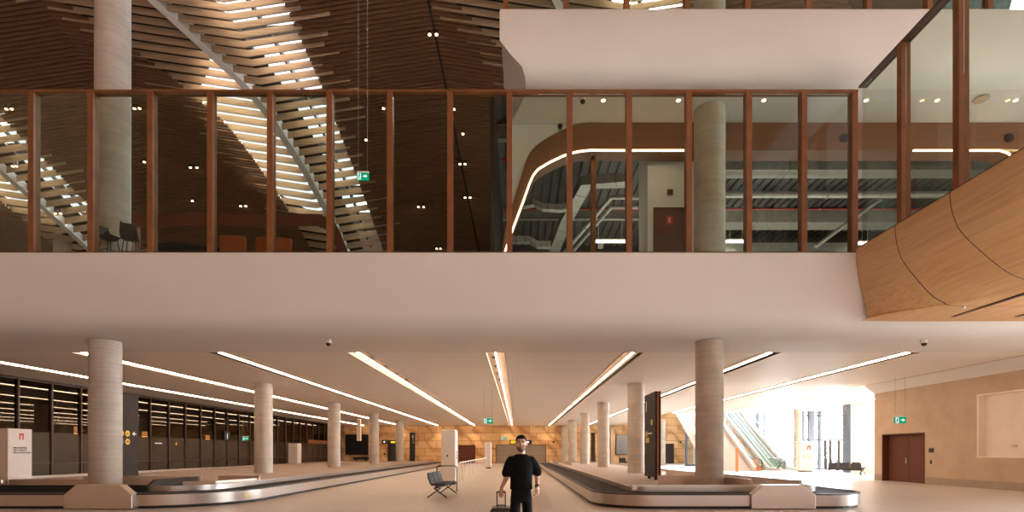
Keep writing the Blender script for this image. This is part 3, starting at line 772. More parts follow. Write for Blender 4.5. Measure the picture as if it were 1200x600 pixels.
# far frame, lounge seats, bar chairs on the upper floor
YK=24.0; pk=F/YK
ko=[(150,251),(240,250.5),(365,250.5),(378,253),(389,258),(396,267),(402,281),(408,296),(424,345)]
ki=[(150,265),(240,265),(362,265),(374,266.5),(383,270),(388,278),(393,288),(397,298),(412,345)]
m_=MB(); m_.loft([[at(a[0],a[1],YK),at(b[0],b[1],YK),at(b[0],b[1],YK+.8),at(a[0],a[1],YK+.8)] for a,b in zip(crom(ko),crom(ki))],close=True,caps=True)
m_.box(at(150,0,YK).x-.5,at(150,0,YK).x,YK,YK+.8,ZF,at(0,251,YK).z)
m_.prism([(at(412,345,YK).x,ZF),(at(424,345,YK).x,ZF),(at(424,345,YK).x,at(0,345,YK).z),(at(412,345,YK).x,at(0,345,YK).z)],'y',YK,YK+.8)
tag(m_.build('lounge_portal',M['door']),'dark brown rounded frame across the far upper lounge at left','frame')
def lounge(px0,px1,py,Y,label):
    a=at(px0,py,Y);b=at(px1,py,Y)
    t=thing('lounge_chair',label,'chair',((a.x+b.x)/2,Y,ZF),'rust lounge chairs')
    n=10; top=[]
    w=b.x-a.x
    MB().prism([(a.x,ZF+.35)]+[(a.x+w*k/n, a.z-.10*w*abs(k/n-.3)**1.5) for k in range(n+1)]+[(b.x,ZF+.35)],'y',Y,Y+.14).build('backrest',M['orange_fabric'],t,bevel=.03)
    MB().box(a.x,b.x,Y+.14,Y+.8,ZF+.28,ZF+.45).build('seat',M['orange_fabric'],t,bevel=.04)
    for x in (a.x+.06,b.x-.06):
        for yy in (Y+.06,Y+.74): MB().tube([(x,yy,ZF),(x,yy,ZF+.36)],.02).build('leg',M['black'],t)
lounge(257,287,275,17.6,'rust upholstered high back lounge chair behind glass, left one below the far frame')
lounge(299,341,277,17.8,'wider rust upholstered lounge chair behind glass, right one below the far frame')
def bar_chair(x,y,rz,label):
    t=thing('bar_chair',label,'chair',(0,0,0),'dark bar chairs')
    prof_=[]
    m_=MB(); rings=[]
    for k in range(9):                                 # bucket shell curving from seat into backrest
        u=k/8; yy=-.24+.5*min(u*1.5,1)+.06*max(0,u-.66)*3; zz=.68+.05*(1-min(1,u*3))-(.03 if .2<u<.6 else 0)+max(0,u-.5)*2*.42
        hw=.25-.05*max(0,u-.6)*2.5
        rings.append([Vector((-hw,yy,zz+.05)),Vector((-hw*.6,yy,zz)),Vector((hw*.6,yy,zz)),Vector((hw,yy,zz+.05)),Vector((hw,yy+.02,zz+.02)),Vector((hw*.6,yy+.03,zz-.03)),Vector((-hw*.6,yy+.03,zz-.03)),Vector((-hw,yy+.02,zz+.02))])
    m_.loft(rings,close=True,caps=True); m_.build('seat_shell',M['seat'],t,smooth=True)
    for sx2 in (-1,1):
        for sy in (-1,1): MB().tube([(sx2*.15,sy*.14,.66),(sx2*.23,sy*.22,0)],.014).build('leg',M['black'],t)
    MB().tube([(-.2,-.2,.25),(.2,-.2,.25),(.2,.2,.25),(-.2,.2,.25),(-.2,-.2,.25)],.01,6).build('footrest',M['black'],t)
    t.location=(x,y,ZF); t.rotation_euler=(0,0,rz); return t
bar_chair(at(128,0,16.95).x,16.95,R(75),'dark bar chair behind upper glass at left, leftmost one in front of column')
bar_chair(at(152,0,17.05).x,17.12,R(200),'dark bar chair behind upper glass, right one at the column edge')
t=thing('bar_table','dark long bar counter sloping away behind the bar chairs','table',(-11.9,19.2,ZF))
m_=MB(); m_.prism([(-13.0,18.3),(-11.6,18.2),(-9.9,18.9),(-9.9,19.6),(-11.6,19.3),(-13,19.3)],'z',ZF+.98,ZF+1.05); m_.build('counter_top',M['seat'],t)
m_=MB(); m_.prism([(-12.6,18.6),(-11.6,18.5),(-10.2,19.1),(-10.2,19.4),(-11.6,19.1),(-12.6,19.1)],'z',ZF,ZF+.98); m_.build('counter_base',M['charcoal'],t)

# ------------------------------------------------------------------ baggage carousels
def rrect(x0,x1,y0,y1,r,ins=0,n=8):
    x0+=ins;x1-=ins;y0+=ins;y1-=ins;r=max(.12,r-ins); p=[]
    for cx,cy,a0 in ((x1-r,y0+r,-90),(x1-r,y1-r,0),(x0+r,y1-r,90),(x0+r,y0+r,180)):
        for k in range(n+1):
            a=R(a0+90*k/n); p.append((cx+r*math.cos(a),cy+r*math.sin(a)))
    return p
def ring(m,pa,pb,z0,z1):
    rings=[]
    V=[[Vector((a[0],a[1],z0)),Vector((a[0],a[1],z1)),Vector((b[0],b[1],z1)),Vector((b[0],b[1],z0))] for a,b in zip(pa,pb)]
    V.append(V[0]); m.loft(V,close=True)
def carousel(x0,x1,y0,y1,r,label):
    t=thing('baggage_carousel',label,'baggage carousel',((x0+x1)/2,(y0+y1)/2,0))
    def q(i): return rrect(x0,x1,y0,y1,r,i,10)
    m_=MB(); ring(m_,q(.07),q(.13),0,.085); m_.build('kick_plate',M['black'],t)
    m_=MB(); ring(m_,q(0),q(.05),.085,.385); m_.build('outer_panel',M['steel'],t,smooth=True)
    m_=MB(); ring(m_,q(.0),q(.09),.385,.425); m_.build('bumper_rail',M['charcoal'],t,smooth=True)
    m_=MB(); ring(m_,q(.09),q(1.12),.36,.40); m_.build('belt',M['belt'],t)
    m_=MB(); ring(m_,q(1.12),q(1.18),.36,.56); m_.build('inner_panel',M['steel'],t,smooth=True)
    MB().prism(q(1.18),'z',.0,.448).build('island_deck',M['deck'],t)
    return t
rc=carousel(2.2,10.15,14.55,58,1.6,'long stainless baggage carousel right of the walking man')
lc=carousel(-21.8,-8.3,14.6,62,2.6,'long stainless baggage carousel left of the walking man')
def cover(x0,x1,parent):
    MB().prism([(x0,.02),(x1,.02),(x1,.40),(x1-.34,.68),(x0+.34,.68),(x0,.40)],'y',14.45,14.72).build('belt_cover',M['cover'],parent,bevel=.015)
MB().box(-20.3,-10.98,15.66,15.71,.40,.60).build('dark_feed_opening',M['black'],lc)  # black plate stands in for the dark feed opening behind the belt
cover(6.38,8.14,rc); cover(-12.42,-10.55,lc)
MB().box(3.4,7.0,15.74,15.82,.448,.60).build('upstand',M['cover'],rc)
MB().box(6.92,7.02,15.82,18.6,.448,.76).box(4.9,6.92,18.5,18.6,.448,.76).build('upstand',M['steel_dull'],rc)
m_=MB(); m_.prism([(8.72,16.4),(8.80,16.4),(7.5,26.5),(7.42,26.5)],'z',.448,.70); m_.build('upstand',M['steel_dull'],rc)
m_=MB(); m_.prism([(3.6,48),(3.7,48),(3.7,55),(3.6,55)],'z',.448,.75); m_.prism([(4.6,46),(4.7,46),(4.7,53),(4.6,53)],'z',.448,.75); m_.build('upstand',M['steel_dull'],rc)
m_=MB(); m_.prism([(15.78,.448),(15.9,.448),(18.2,.448),(18.2,.74),(16.1,.74),(15.78,.56)],'x',-11.1,-11.0); m_.build('upstand',M['darkgrey'],lc)
MB().box(-15.2,-11.1,18.5,18.6,.448,.74).box(-11.0,-9.5,19.4,19.5,.448,.72).box(-18,-15.2,18.6,18.7,.448,.62).build('upstand',M['cover'],lc)
m_=MB(); m_.prism([(-10.9,17.2),(-10.0,17.5),(-9.55,19.4),(-9.65,19.4),(-10.1,17.6),(-10.9,17.3)],'z',.448,.62); m_.build('upstand',M['steel_dull'],lc)
for px,py in ((315,580),(470,554)):
    Y=EYE*F/(py-CY)*.83
    MB().box(-8.30,-8.292,Y-.05,Y+.05,.17,.31).build('warning_sticker',M['yellow'],lc)

# ------------------------------------------------------------------ information totems
def totem(xf,sgn,y0,y1,z0,z1,label):
    """xf: face plane; sgn: direction the face looks along x"""
    t=thing('information_totem',label,'sign totem',(xf-sgn*.12,(y0+y1)/2,.448))
    b=lambda a,c:(min(a,c),max(a,c))
    MB().box(*b(xf,xf-sgn*.09),y0,y1,z0,z1).build('face_panel',M['darkgrey'],t,bevel=.01)
    MB().box(*b(xf-sgn*.09,xf-sgn*.14),y0+.02,y1-.02,z0+.02,z1-.02).build('core',M['orange'],t)
    MB().box(*b(xf-sgn*.14,xf-sgn*.23),y0,y1,z0,z1).build('face_panel',M['darkgrey'],t,bevel=.01)
    for yy in (y0+.3,y1-.4): MB().box(*b(xf-sgn*.06,xf-sgn*.17),yy,yy+.1,.448,z0).build('foot',M['black'],t)
    return t
rt=totem(5.5,-1,21.2,23.0,.55,4.02,'dark grey wayfinding totem standing on right carousel island')
fx=5.5-.003
text('lettering','1',.62,(fx,22.82,3.30),R(-90),M['whiteprint'],rt,.01)
MB().disc((fx,21.75,2.80),.12,'x',.006).build('pictogram',M['yellow'],rt)
MB().disc((fx,22.62,2.35),.12,'x',.006).build('pictogram',M['yellow'],rt)
MB().disc((fx,22.62,2.08),.12,'x',.006).build('pictogram',M['yellow'],rt)
MB().disc((fx,22.32,2.08),.12,'x',.006).build('pictogram',M['yellow'],rt)
for pg in [o for o in rt.children if o.name.startswith('pictogram')]:
    v=pg.data.vertices; cy_=sum(q.co.y for q in v)/len(v)+OFF[rt.name].y; cz_=sum(q.co.z for q in v)/len(v)+OFF[rt.name].z
    MB().box(fx-.007,fx-.003,cy_-.05,cy_+.05,cz_-.03,cz_+.03).build('pictogram_detail',M['print'],pg)
for k in range(1): MB().box(fx-.003,fx,21.72,22.42,2.33,2.38).build('text_bar',M['whiteprint'],rt)
lt=totem(-16.5,1,21.2,23.0,.55,4.05,'dark wayfinding totem behind nearest left column, with yellow round symbols')
fx=-16.5+.003
for yy,zz,mm in ((22.02,2.36,'yellow'),(22.36,2.36,'yellow'),(22.36,2.02,'yellow'),(22.02,2.02,'blue')):
    pg=MB().disc((fx,yy,zz),.13,'x',.006).build('pictogram',M[mm],lt)
    MB().box(fx+.003,fx+.006,yy-.05,yy+.05,zz-.03,zz+.03).build('pictogram_detail',M['print'],pg)
MB().add([(fx,22.62,2.36),(fx,22.76,2.46),(fx,22.76,2.26),(fx+.004,22.62,2.36),(fx+.004,22.76,2.46),(fx+.004,22.76,2.26)],[(0,1,2),(3,5,4),(0,3,4,1),(1,4,5,2),(2,5,3,0)]).box(fx,fx+.004,22.76,22.86,2.34,2.38).build('arrow',M['whiteprint'],lt)

# fire hose cabinets
fc=thing('fire_cabinet','pale fire hose cabinet with red symbol at left edge, on left carousel island','cabinet',(-18.2,18.75,.448))
xf=-17.65
MB().box(xf-1.1,xf,18.3,19.22,.62,2.40).build('body',M['cabinet'],fc,bevel=.02)
for x in (xf-1.0,xf-.1):
    for yy in (18.4,19.1): MB().box(x-.03,x+.03,yy-.03,yy+.03,.448,.62).build('leg',M['steel'],fc)
zz=2.02; yy=18.72
MB().wall('x',xf,xf+.006,yy,yy+.17,zz,zz+.22,[(yy+.05,yy+.12,zz+.0,zz+.15)]).build('fire_symbol',M['red'],fc)
for k,s_ in enumerate(['FIRE HOSE REEL','FIRE HYDRANT','FIRE EXTINGUISHER']):
    text('lettering',s_,.075,(xf+.003,18.50,1.70-.085*k),R(90),M['print'],fc,.002)
MB().tube([(xf-.52,18.3,1.5),(xf-.52,18.24,1.5)],.03,10).build('latch',M['white'],fc)
c=at(946,552,42.6)
fc2=thing('fire_cabinet','white fire cabinet with red symbol in front of the bright glazed front','cabinet',(c.x,42.6,0))
MB().box(c.x-.6,c.x+.6,42.6,43.2,.08,2.45).build('body',M['white'],fc2,bevel=.02)
MB().box(c.x-.5,c.x+.5,42.7,43.1,0,.08).build('plinth',M['charcoal'],fc2)
MB().wall('y',42.592,42.6,c.x-.0,c.x+.28,1.75,2.1,[(c.x+.08,c.x+.2,1.75,1.98)]).build('fire_symbol',M['red'],fc2)
for k,s_ in enumerate(['FIRE HOSE REEL','FIRE HYDRANT']): text('lettering',s_,.11,(c.x-.35,42.596,1.25-.14*k),0,M['print'],fc2)

# white service pillars, railing, hoop
def pillar(x0,x1,y0,y1,h,label):
    t=thing('service_pillar',label,'pillar',((x0+x1)/2,(y0+y1)/2,0))
    MB().box(x0,x1,y0,y1,.1,h).build('body',M['white'],t,bevel=.06)
    MB().box(x0+.05,x1-.05,y0+.05,y1-.05,0,.1).build('plinth',M['darkgrey'],t)
    return t
pa=pillar(-3.72,-3.02,25.6,26.6,2.68,'white rounded service pillar behind the black seats')
MB().box(-3.45,-3.38,25.592,25.6,1.35,1.45).build('print',M['darkgrey'],pa)
for k in range(3): MB().box(-3.02,-3.012,26.0,26.3,1.25+.14*k,1.34+.14*k).build('symbol',M['print'],pa)
pillar(-3.25,-2.6,51.2,52.2,2.52,'smaller white service pillar at far end of the railing')
pillar(-23.9,-22.9,55,56,2.5,'pale service pillar in front of left glass wall, between second and third columns')
rl=thing('railing','low white metal railing between the two white service pillars','railing',(-3.05,39,0))
ra=Vector((-2.98,26.9,0)); rb=Vector((-3.05,50.9,0))
MB().tube([ra+Vector((0,0,1.04)),rb+Vector((0,0,1.04))],.03).build('top_rail',M['white'],rl)
for k in range(15):
    p=ra.lerp(rb,k/14); MB().tube([p,p+Vector((0,0,1.04))],.022).build('post',M['white'],rl)
hp=thing('barrier_hoop','thin dark steel hoop barrier standing behind the black seats','barrier',(-2.85,21.4,0))
MB().tube([(-3.28,21.4,0),(-3.28,21.4,.93),(-3.25,21.4,.99),(-3.19,21.4,1.02),(-2.56,21.4,1.02),(-2.5,21.4,.99),(-2.47,21.4,.93),(-2.47,21.4,0)],.022).build('tube_frame',M['darkgrey'],hp,smooth=True)
for x in (-3.28,-2.47): MB().disc((x,21.4,.01),.06,'z',.02).build('foot_plate',M['darkgrey'],hp)

# beam seating
def beam_seats(n,label):
    t=thing('beam_seat',label,'seats',(0,0,0))
    Ln=.68*n
    for k in range(n):
        y=(k-(n-1)/2)*.68
        s_=MB(); s_.loft([[Vector((-.22,y-.3,.42)),Vector((-.22,y+.3,.42)),Vector((-.22,y+.3,.48)),Vector((-.22,y-.3,.48))],[Vector((.12,y-.3,.41)),Vector((.12,y+.3,.41)),Vector((.12,y+.3,.48)),Vector((.12,y-.3,.48))],[Vector((.30,y-.3,.43)),Vector((.30,y+.3,.43)),Vector((.30,y+.3,.49)),Vector((.30,y-.3,.49))]],close=True,caps=True)
        s_.build('seat',M['seat'],t,bevel=.02)
        b_=MB(); b_.loft([[Vector((-.24,y-.3,.46)),Vector((-.24,y+.3,.46)),Vector((-.18,y+.3,.46)),Vector((-.18,y-.3,.46))],[Vector((-.33,y-.3,.70)),Vector((-.33,y+.3,.70)),Vector((-.26,y+.3,.70)),Vector((-.26,y-.3,.70))],[Vector((-.36,y-.26,.86)),Vector((-.36,y+.26,.86)),Vector((-.31,y+.26,.86)),Vector((-.31,y-.26,.86))]],close=True,caps=True)
        b_.build('backrest',M['seat'],t,bevel=.02)
    MB().box(-.06,.06,-Ln/2,Ln/2,.33,.40).build('beam',M['black'],t)
    for y in (-Ln/2+.08,Ln/2-.08):
        MB().tube([(-.34,y-.02,0),(.12,y,.34)],.022).build('leg',M['black'],t)
        MB().tube([(.34,y+.02,0),(-.12,y,.34)],.022).build('leg',M['black'],t)
    return t
s1=beam_seats(3,'black beam seats with crossed legs facing the aisle beside white pillar')
s1.location=(-2.72,19.15,0); s1.rotation_euler=(0,0,R(-4))
b1=copy_tree(s1,(22.35,36.2,0),R(-120),'black beam seats beside corner of rendered wall, left of two sets')
b2=copy_tree(s1,(23.6,37.6,0),R(-85),'black beam seats farther back at corner of rendered wall, right of two sets')

# ------------------------------------------------------------------ signs
def exit_sign(c,w,h,label,wires=None,face=-1,axis='y',lit=True,man=True):
    """c: bottom-left corner seen from the camera; facing -y"""
    t=thing('exit_sign',label,'exit sign',c)
    g=M['signglow_green'] if lit else M['green']; wh=M['signglow_white'] if lit else M['whiteprint']
    MB().box(c[0],c[0]+w,c[1],c[1]+.05,c[2],c[2]+h).build('panel',g,t)
    MB().box(c[0],c[0]+w,c[1]-.01,c[1]+.06,c[2]+h,c[2]+h*1.18).build('housing',M['white'],t)
    f=c[1]-.006
    d=MB(); d.box(c[0]+w*.08,c[0]+w*.36,f,f+.005,c[2]+.03*h,c[2]+h*.92); d.build('doorway',wh,t)
    if man:
        m_=MB(); u=w; 
        x0=c[0]+w*.2; z0=c[2]
        m_.disc((x0+.05*u,f-.003,z0+.78*h),.06*h+.01,'y',.004,12)
        def limb(a,b,r_=.05): m_.tube([(x0+a[0]*u,f-.003,z0+a[1]*h),(x0+b[0]*u,f-.003,z0+b[1]*h)],r_*h,6)
        limb((.03,.68),(-.01,.42),.08); limb((-.01,.42),(.07,.28)); limb((.07,.28),(.05,.1)); limb((-.01,.42),(-.06,.24)); limb((-.06,.24),(-.11,.2)); limb((.03,.64),(.1,.52)); limb((.03,.64),(-.06,.5))
        m_.build('running_figure',g,t)
    a=MB(); x1=c[0]+w*.52; zc_=c[2]+h*.5
    a.box(x1,x1+w*.22,f,f+.005,zc_-h*.07,zc_+h*.07); a.prism([(x1+w*.18,zc_-h*.26),(x1+w*.38,zc_),(x1+w*.18,zc_+h*.26)],'y',f,f+.005); a.build('arrow',wh,t)
    if wires:
        for x in (c[0]+.04,c[0]+w-.04): MB().tube([(x,c[1]+.025,c[2]+h*1.18),(x,c[1]+.025,wires)],.006,5).build('wire',M['beam'],t)
p=at(566.4,496.2,31); exit_sign(p,.56,.30,'green exit sign hanging from lower ceiling above the aisle',ZS)
p=at(1048.5,496,26.2); exit_sign(p,.57,.32,'green exit sign hanging on wires before the rendered wall',ZS)
p=at(418,210.5,15.2); exit_sign(p,.34,.20,'green exit sign hanging high in front of the timber ceiling',22.4,man=True)
p=at(587.5,515.2,YB-.1); exit_sign(p,.68,.36,'small green exit sign on stone wall left of grey shutter')
p=at(284,516,47.5); exit_sign((p.x+.0,p.y,p.z),.55,.32,'green exit sign hanging before the left glass wall',ZS)
def overhead(px0,px1,py0,py1,label,marks):
    a=at(px0,py1,YB-.35);b=at(px1,py0,YB-.35)
    t=thing('overhead_sign',label,'sign',a)
    MB().box(a.x,b.x,a.y,a.y+.12,a.z,b.z).build('panel',M['black'],t)
    for xx in (a.x+.1,b.x-.16): MB().box(xx,xx+.06,a.y+.12,YB,a.z+.1,a.z+.16).build('bracket',M['black'],t)
    f=a.y-.008; w=b.x-a.x; h=b.z-a.z
    for kind,u,ww,mm in marks:
        if kind=='o':
            pg=MB().disc((a.x+u*w,f,a.z+h/2),h*.40,'y',.01).build('pictogram',M[mm],t)
            MB().box(a.x+u*w-h*.12,a.x+u*w+h*.12,f-.012,f-.006,a.z+h*.38,a.z+h*.6).build('pictogram_detail',M['print'],pg)
        else:
            MB().box(a.x+u*w,a.x+(u+ww)*w,f-.004,f+.006,a.z+h*.28,a.z+h*.72).build('text_bar',M[mm],t)
overhead(597.5,623,515.8,520.4,'black overhead sign with lit yellow symbols above grey shutter',[('o',.11,0,'signglow_yellow'),('o',.24,0,'signglow_yellow'),('b',.40,.2,'signglow_white'),('b',.66,.22,'signglow_white')])
overhead(453.5,464,515.8,520.4,'black overhead sign with lit yellow panel above dark left doorway',[('o',.25,0,'darkgrey'),('b',.42,.5,'signglow_yellow')])
overhead(447.5,453,515.6,520.2,'small square sign with pale symbol left of the dark doorway',[('b',.35,.35,'signglow_white')])
p=at(592.5,520.6,YB-.06)
# screens and wall items on stone wall
def screen(px0,px1,py0,py1,m,label):
    a=at(px0,py1,YB-.15);b=at(px1,py0,YB-.15)
    t=thing('display_screen',label,'screen',a)
    MB().box(a.x,b.x,a.y,YB-.004,a.z,b.z).build('casing',M['black'],t)
    MB().box(a.x+.08,b.x-.08,a.y-.01,a.y,a.z+.08,b.z-.08).build('display',m,t)
screen(404.7,431.5,509,533,M['screen'],'large black display screen on stone wall at left')
screen(721.6,744,509,533,M['greyscreen'],'large grey display screen on stone wall at right')
a=at(413.5,541,YB-.4);b=at(432,536.8,YB-.4)
t=thing('wall_counter','low black counter below the large black screen','counter',(a.x,a.y,0))
MB().box(a.x,b.x,a.y,YB,.55,.92).build('top',M['black'],t); [MB().box(xx,xx+.2,a.y+.1,YB-.01,0,.55).build('leg',M['charcoal'],t) for xx in (a.x+.3,b.x-.5)]
a=at(730,543,YB-4)
t=thing('armchair','low dark armchair beside stone wall under the grey screen','chair',(a.x,a.y,0))
MB().box(a.x-.4,a.x+.5,a.y,a.y+.7,.2,.42).build('seat',M['seat'],t,bevel=.04); MB().box(a.x-.4,a.x+.5,a.y+.6,a.y+.75,.42,.85).build('backrest',M['seat'],t,bevel=.04)
for x in (a.x-.35,a.x+.45):
    for yy in (a.y+.06,a.y+.66): MB().tube([(x,yy,0),(x,yy,.22)],.02).build('leg',M['black'],t)
t=thing('sign_column','tall narrow black sign totem before stone wall, right of last left column','sign totem',(at(483,0,72).x,72,0))
x=at(480,0,72).x; MB().box(x,x+.72,72,72.25,.05,bz(507)-.05).build('panel',M['black'],t); MB().box(x+.1,x+.62,72.05,72.2,0,.05).build('foot',M['charcoal'],t)
text('lettering','B',.5,(x+.30,71.995,bz(509.5)-.45),0,M['whiteprint'],t); text('lettering','1',.5,(x+.34,71.995,bz(513)-.5),0,M['whiteprint'],t)
MB().disc((x+.5,71.994,bz(519)),.09,'y',.008).build('pictogram',M['yellow'],t)
t=thing('hanging_banner','narrow pale banner box hanging from lower ceiling before black screen','banner',at(418,516.5,58))
a=at(418,516.5,58);b=at(422.2,0,58); MB().box(a.x,b.x,58,58.4,a.z,ZS-.02).build('box',M['cabinet'],t); MB().box(a.x+.1,b.x-.1,58.1,58.3,ZS-.02,ZS+.012).build('bracket',M['darkgrey'],t)
for px,lab in ((654.5,'left of grey right door'),(451,'near the dark left doorway'),(797,'right of far right door')):
    py=521 if px!=451 else 532
    c=at(px-6 if px==654.5 else px,py-3 if px!=451 else py,YB)
    t=thing('wall_horn','small dark wall device on stone wall '+lab,'wall device',c)
    MB().tube([(c.x,YB,c.z),(c.x,YB-.15,c.z)],.10,12).build('body',M['bronze_dark'],t); MB().tube([(c.x,YB-.15,c.z),(c.x,YB-.2,c.z)],.14,12).build('front',M['black'],t)
a=at(266,0,46)
t=thing('gate_sign','small black sign with white number on left glass wall','sign',(XL+.06,45.0,2.55))
MB().box(XL+.05,XL+.09,44.4,45.2,2.55,3.35).build('plate',M['black'],t); text('lettering','1',.6,(XL+.093,44.65,2.72),R(90),M['signglow_white'],t,.01)
for y_,m2,lab in ((36.4,'whiteprint','white decal strip on left glass wall beside wayfinding totem'),(38.3,'yellow','yellow warning triangle decal on left glass wall')):
    t=thing('glass_decal',lab,'decal',(XL-.03,y_,2.2))
    if m2=='yellow': MB().prism([(y_-.13,2.1),(y_+.13,2.1),(y_,2.34)],'x',XL-.036,XL-.03).build('print',M[m2],t)
    else: MB().box(XL-.036,XL-.03,y_-.35,y_+.35,2.16,2.22).build('print',M[m2],t)
    MB().box(XL-.038,XL-.036,y_-.02,y_+.02,2.15,2.2).build('mark',M['print'],t)

# ------------------------------------------------------------------ escalators and stair
def escalator(x0,x1,label):
    t=thing('escalator',label,'escalator',((x0+x1)/2,45,0),'pair of escalators')
    s_=math.tan(R(30)); ya=46.2; yb=ya+(ZF/s_)
    def zp(y): return max(0,min(ZF,(y-ya)*s_))
    prof_=[(44.4,.02),(ya,.02)]
    n=36
    for k in range(n):
        y=ya+(yb-ya)*k/n; y2=ya+(yb-ya)*(k+1)/n
        prof_+=[(y,zp(y2)+.02),(y2,zp(y2)+.02)]
    low=[(yb,ZF-.9),(ya+1.6,.0),(44.4,0)]
    MB().prism(prof_+low,'x',x0+.25,x1-.25).build('steps',M['duct'],t)
    for xx in (x0,x1-.25):
        MB().prism([(44.4,0),(44.4,.25),(ya-.3,.3),(yb,ZF+.3),(yb,ZF-.9),(ya+1.6,0)],'x',xx,xx+.25).build('skirt',M['plaster'],t)
        xm=xx+.125
        MB().prism([(44.0,.3),(43.9,.6),(44.1,.9),(ya-.4,.98),(yb,ZF+.98),(yb,ZF+.3),(ya-.3,.3)],'x',xm-.008,xm+.008).build('balustrade',M['glass_clear'],t)
        MB().tube([(xm,44.4,.22),(xm,44.0,.32),(xm,43.85,.6),(xm,44.05,.92),(xm,44.5,1.0),(xm,ya-.4,1.02),(xm,yb,ZF+1.02)],.045,8).build('handrail',M['charcoal'],t,smooth=True)
escalator(20.15,21.85,'left escalator of the pair rising beyond the nearest right column')
escalator(22.05,23.65,'right escalator of the pair, next to the slim pale column')
st=thing('staircase','wide pale staircase left of the escalators with orange balustrade','staircase',(18.2,45,0))
pr=[];ya=44.5;n=42
for k in range(n): pr+=[(ya+.31*k,ZF*(k+1)/n),(ya+.31*(k+1),ZF*(k+1)/n)]
pr+=[(ya+.31*n,ZF-.8),(ya+1.5,0),(ya,0)]
MB().prism(pr,'x',16.8,19.7).build('steps',M['cover'],st)
for xx in (16.5,19.7): MB().prism([(ya-.2,0),(ya-.2,.35),(ya+.31*n,ZF+.45),(ya+.31*n,ZF-.9),(ya+1.6,0)],'x',xx,xx+.3).build('stringer',M['plaster'],st)
m_=MB(); m_.prism([(43.6,.05),(43.6,.3),(45.0,.35),(57.5,ZF+.3),(57.5,ZF+.05),(45.2,.05)],'x',20.02,20.1); m_.build('orange_base',M['orange'],st)
for k in range(8):
    y=44.6+1.55*k; z=max(0,(y-44.5)*.58); MB().box(20.02,20.1,y-.05,y+.05,z,z+1.0).build('orange_post',M['orange'],st)
MB().box(17.55,17.75,42.6,42.7,0,1.9).build('gate_post',M['orange'],st)

# ------------------------------------------------------------------ walking man
def union(name, m, parent, mat_, vox, smooth_it=6):
    me=bpy.data.meshes.new(name); off=OFF[parent.name]
    me.from_pydata([Vector(v) for v in m.v],[],m.f)
    bm=bmesh.new(); bm.from_mesh(me); bmesh.ops.recalc_face_normals(bm,faces=bm.faces); bm.to_mesh(me); bm.free()
    tmp=bpy.data.objects.new(name+'_tmp',me); COL.objects.link(tmp)
    r=tmp.modifiers.new('r','REMESH'); r.mode='VOXEL'; r.voxel_size=vox; r.use_smooth_shade=True
    s_=tmp.modifiers.new('s','SMOOTH'); s_.factor=.5; s_.iterations=smooth_it
    dg=bpy.context.evaluated_depsgraph_get(); dg.update()
    nm=bpy.data.meshes.new_from_object(tmp.evaluated_get(dg)); bpy.data.objects.remove(tmp)
    nm.name=name; nm.materials.clear(); nm.materials.append(mat_)
    for p in nm.polygons: p.use_smooth=True
    o=bpy.data.objects.new(name,nm); COL.objects.link(o); o.parent=parent; OFF[o.name]=off
    return o
def limb(m,pts,rad,seg=14):
    P_=[Vector(p) for p in pts]; Q=[];r2=[]
    for i in range(len(P_)-1):
        for k in range(4): Q.append(P_[i].lerp(P_[i+1],k/4)); r2.append(rad[i]+(rad[i+1]-rad[i])*k/4)
    Q.append(P_[-1]); r2.append(rad[-1])
    m.tube(Q,0,seg,True,r2)
    for p,r in zip(P_,rad): m.ellipsoid(p,(r,r,r),12,8)
def ell_loft(m,secs,seg=24):
    """secs: (z, cx, cy, rx, ry)"""
    m.loft([[Vector((cx+rx*math.cos(2*math.pi*k/seg)*(1+.06*abs(math.sin(4*math.pi*k/seg))),cy+ry*math.sin(2*math.pi*k/seg),z)) for k in range(seg)] for z,cx,cy,rx,ry in secs],close=True,caps=True)
man=thing('person','man in black t-shirt and black trousers walking forward, pulling a small suitcase','person',(0,0,0))
b=MB()
# head
b.ellipsoid((0,.015,1.715),(.076,.098,.095),20,14); b.ellipsoid((0,-.02,1.655),(.062,.072,.075),18,12); b.ellipsoid((0,-.045,1.612),(.042,.045,.034),14,10)
b.ellipsoid((0,-.095,1.672),(.013,.022,.016),10,8); limb(b,[(0,-.088,1.712),(0,-.104,1.678)],[.009,.012],8)
for s_ in (-1,1):
    b.ellipsoid((s_*.080,.012,1.685),(.012,.022,.034),10,8); b.ellipsoid((s_*.045,-.07,1.665),(.022,.022,.018),10,8)
    limb(b,[(s_*.016,-.088,1.722),(s_*.050,-.078,1.722)],[.011,.010],8)
b.ellipsoid((0,-.088,1.634),(.024,.014,.009),12,8)
limb(b,[(0,.03,1.66),(0,.025,1.50)],[.055,.060])
# torso inside the shirt, pelvis, legs inside trousers
ell_loft(b,[(1.52,0,.02,.07,.06),(1.48,0,.02,.13,.08),(1.40,0,.02,.155,.10),(1.25,0,.015,.145,.098),(1.10,0,.01,.14,.09),(.98,0,.01,.125,.09),(.88,0,.01,.12,.085)])
JL=dict(h=(-.080,.01,.92),k=(-.095,-.15,.50),a=(-.09,-.12,.09)); JR=dict(h=(.080,.01,.92),k=(.10,.02,.50),a=(.11,.23,.13))
for J in (JL,JR): limb(b,[J['h'],J['k'],J['a']],[.058,.048,.038])
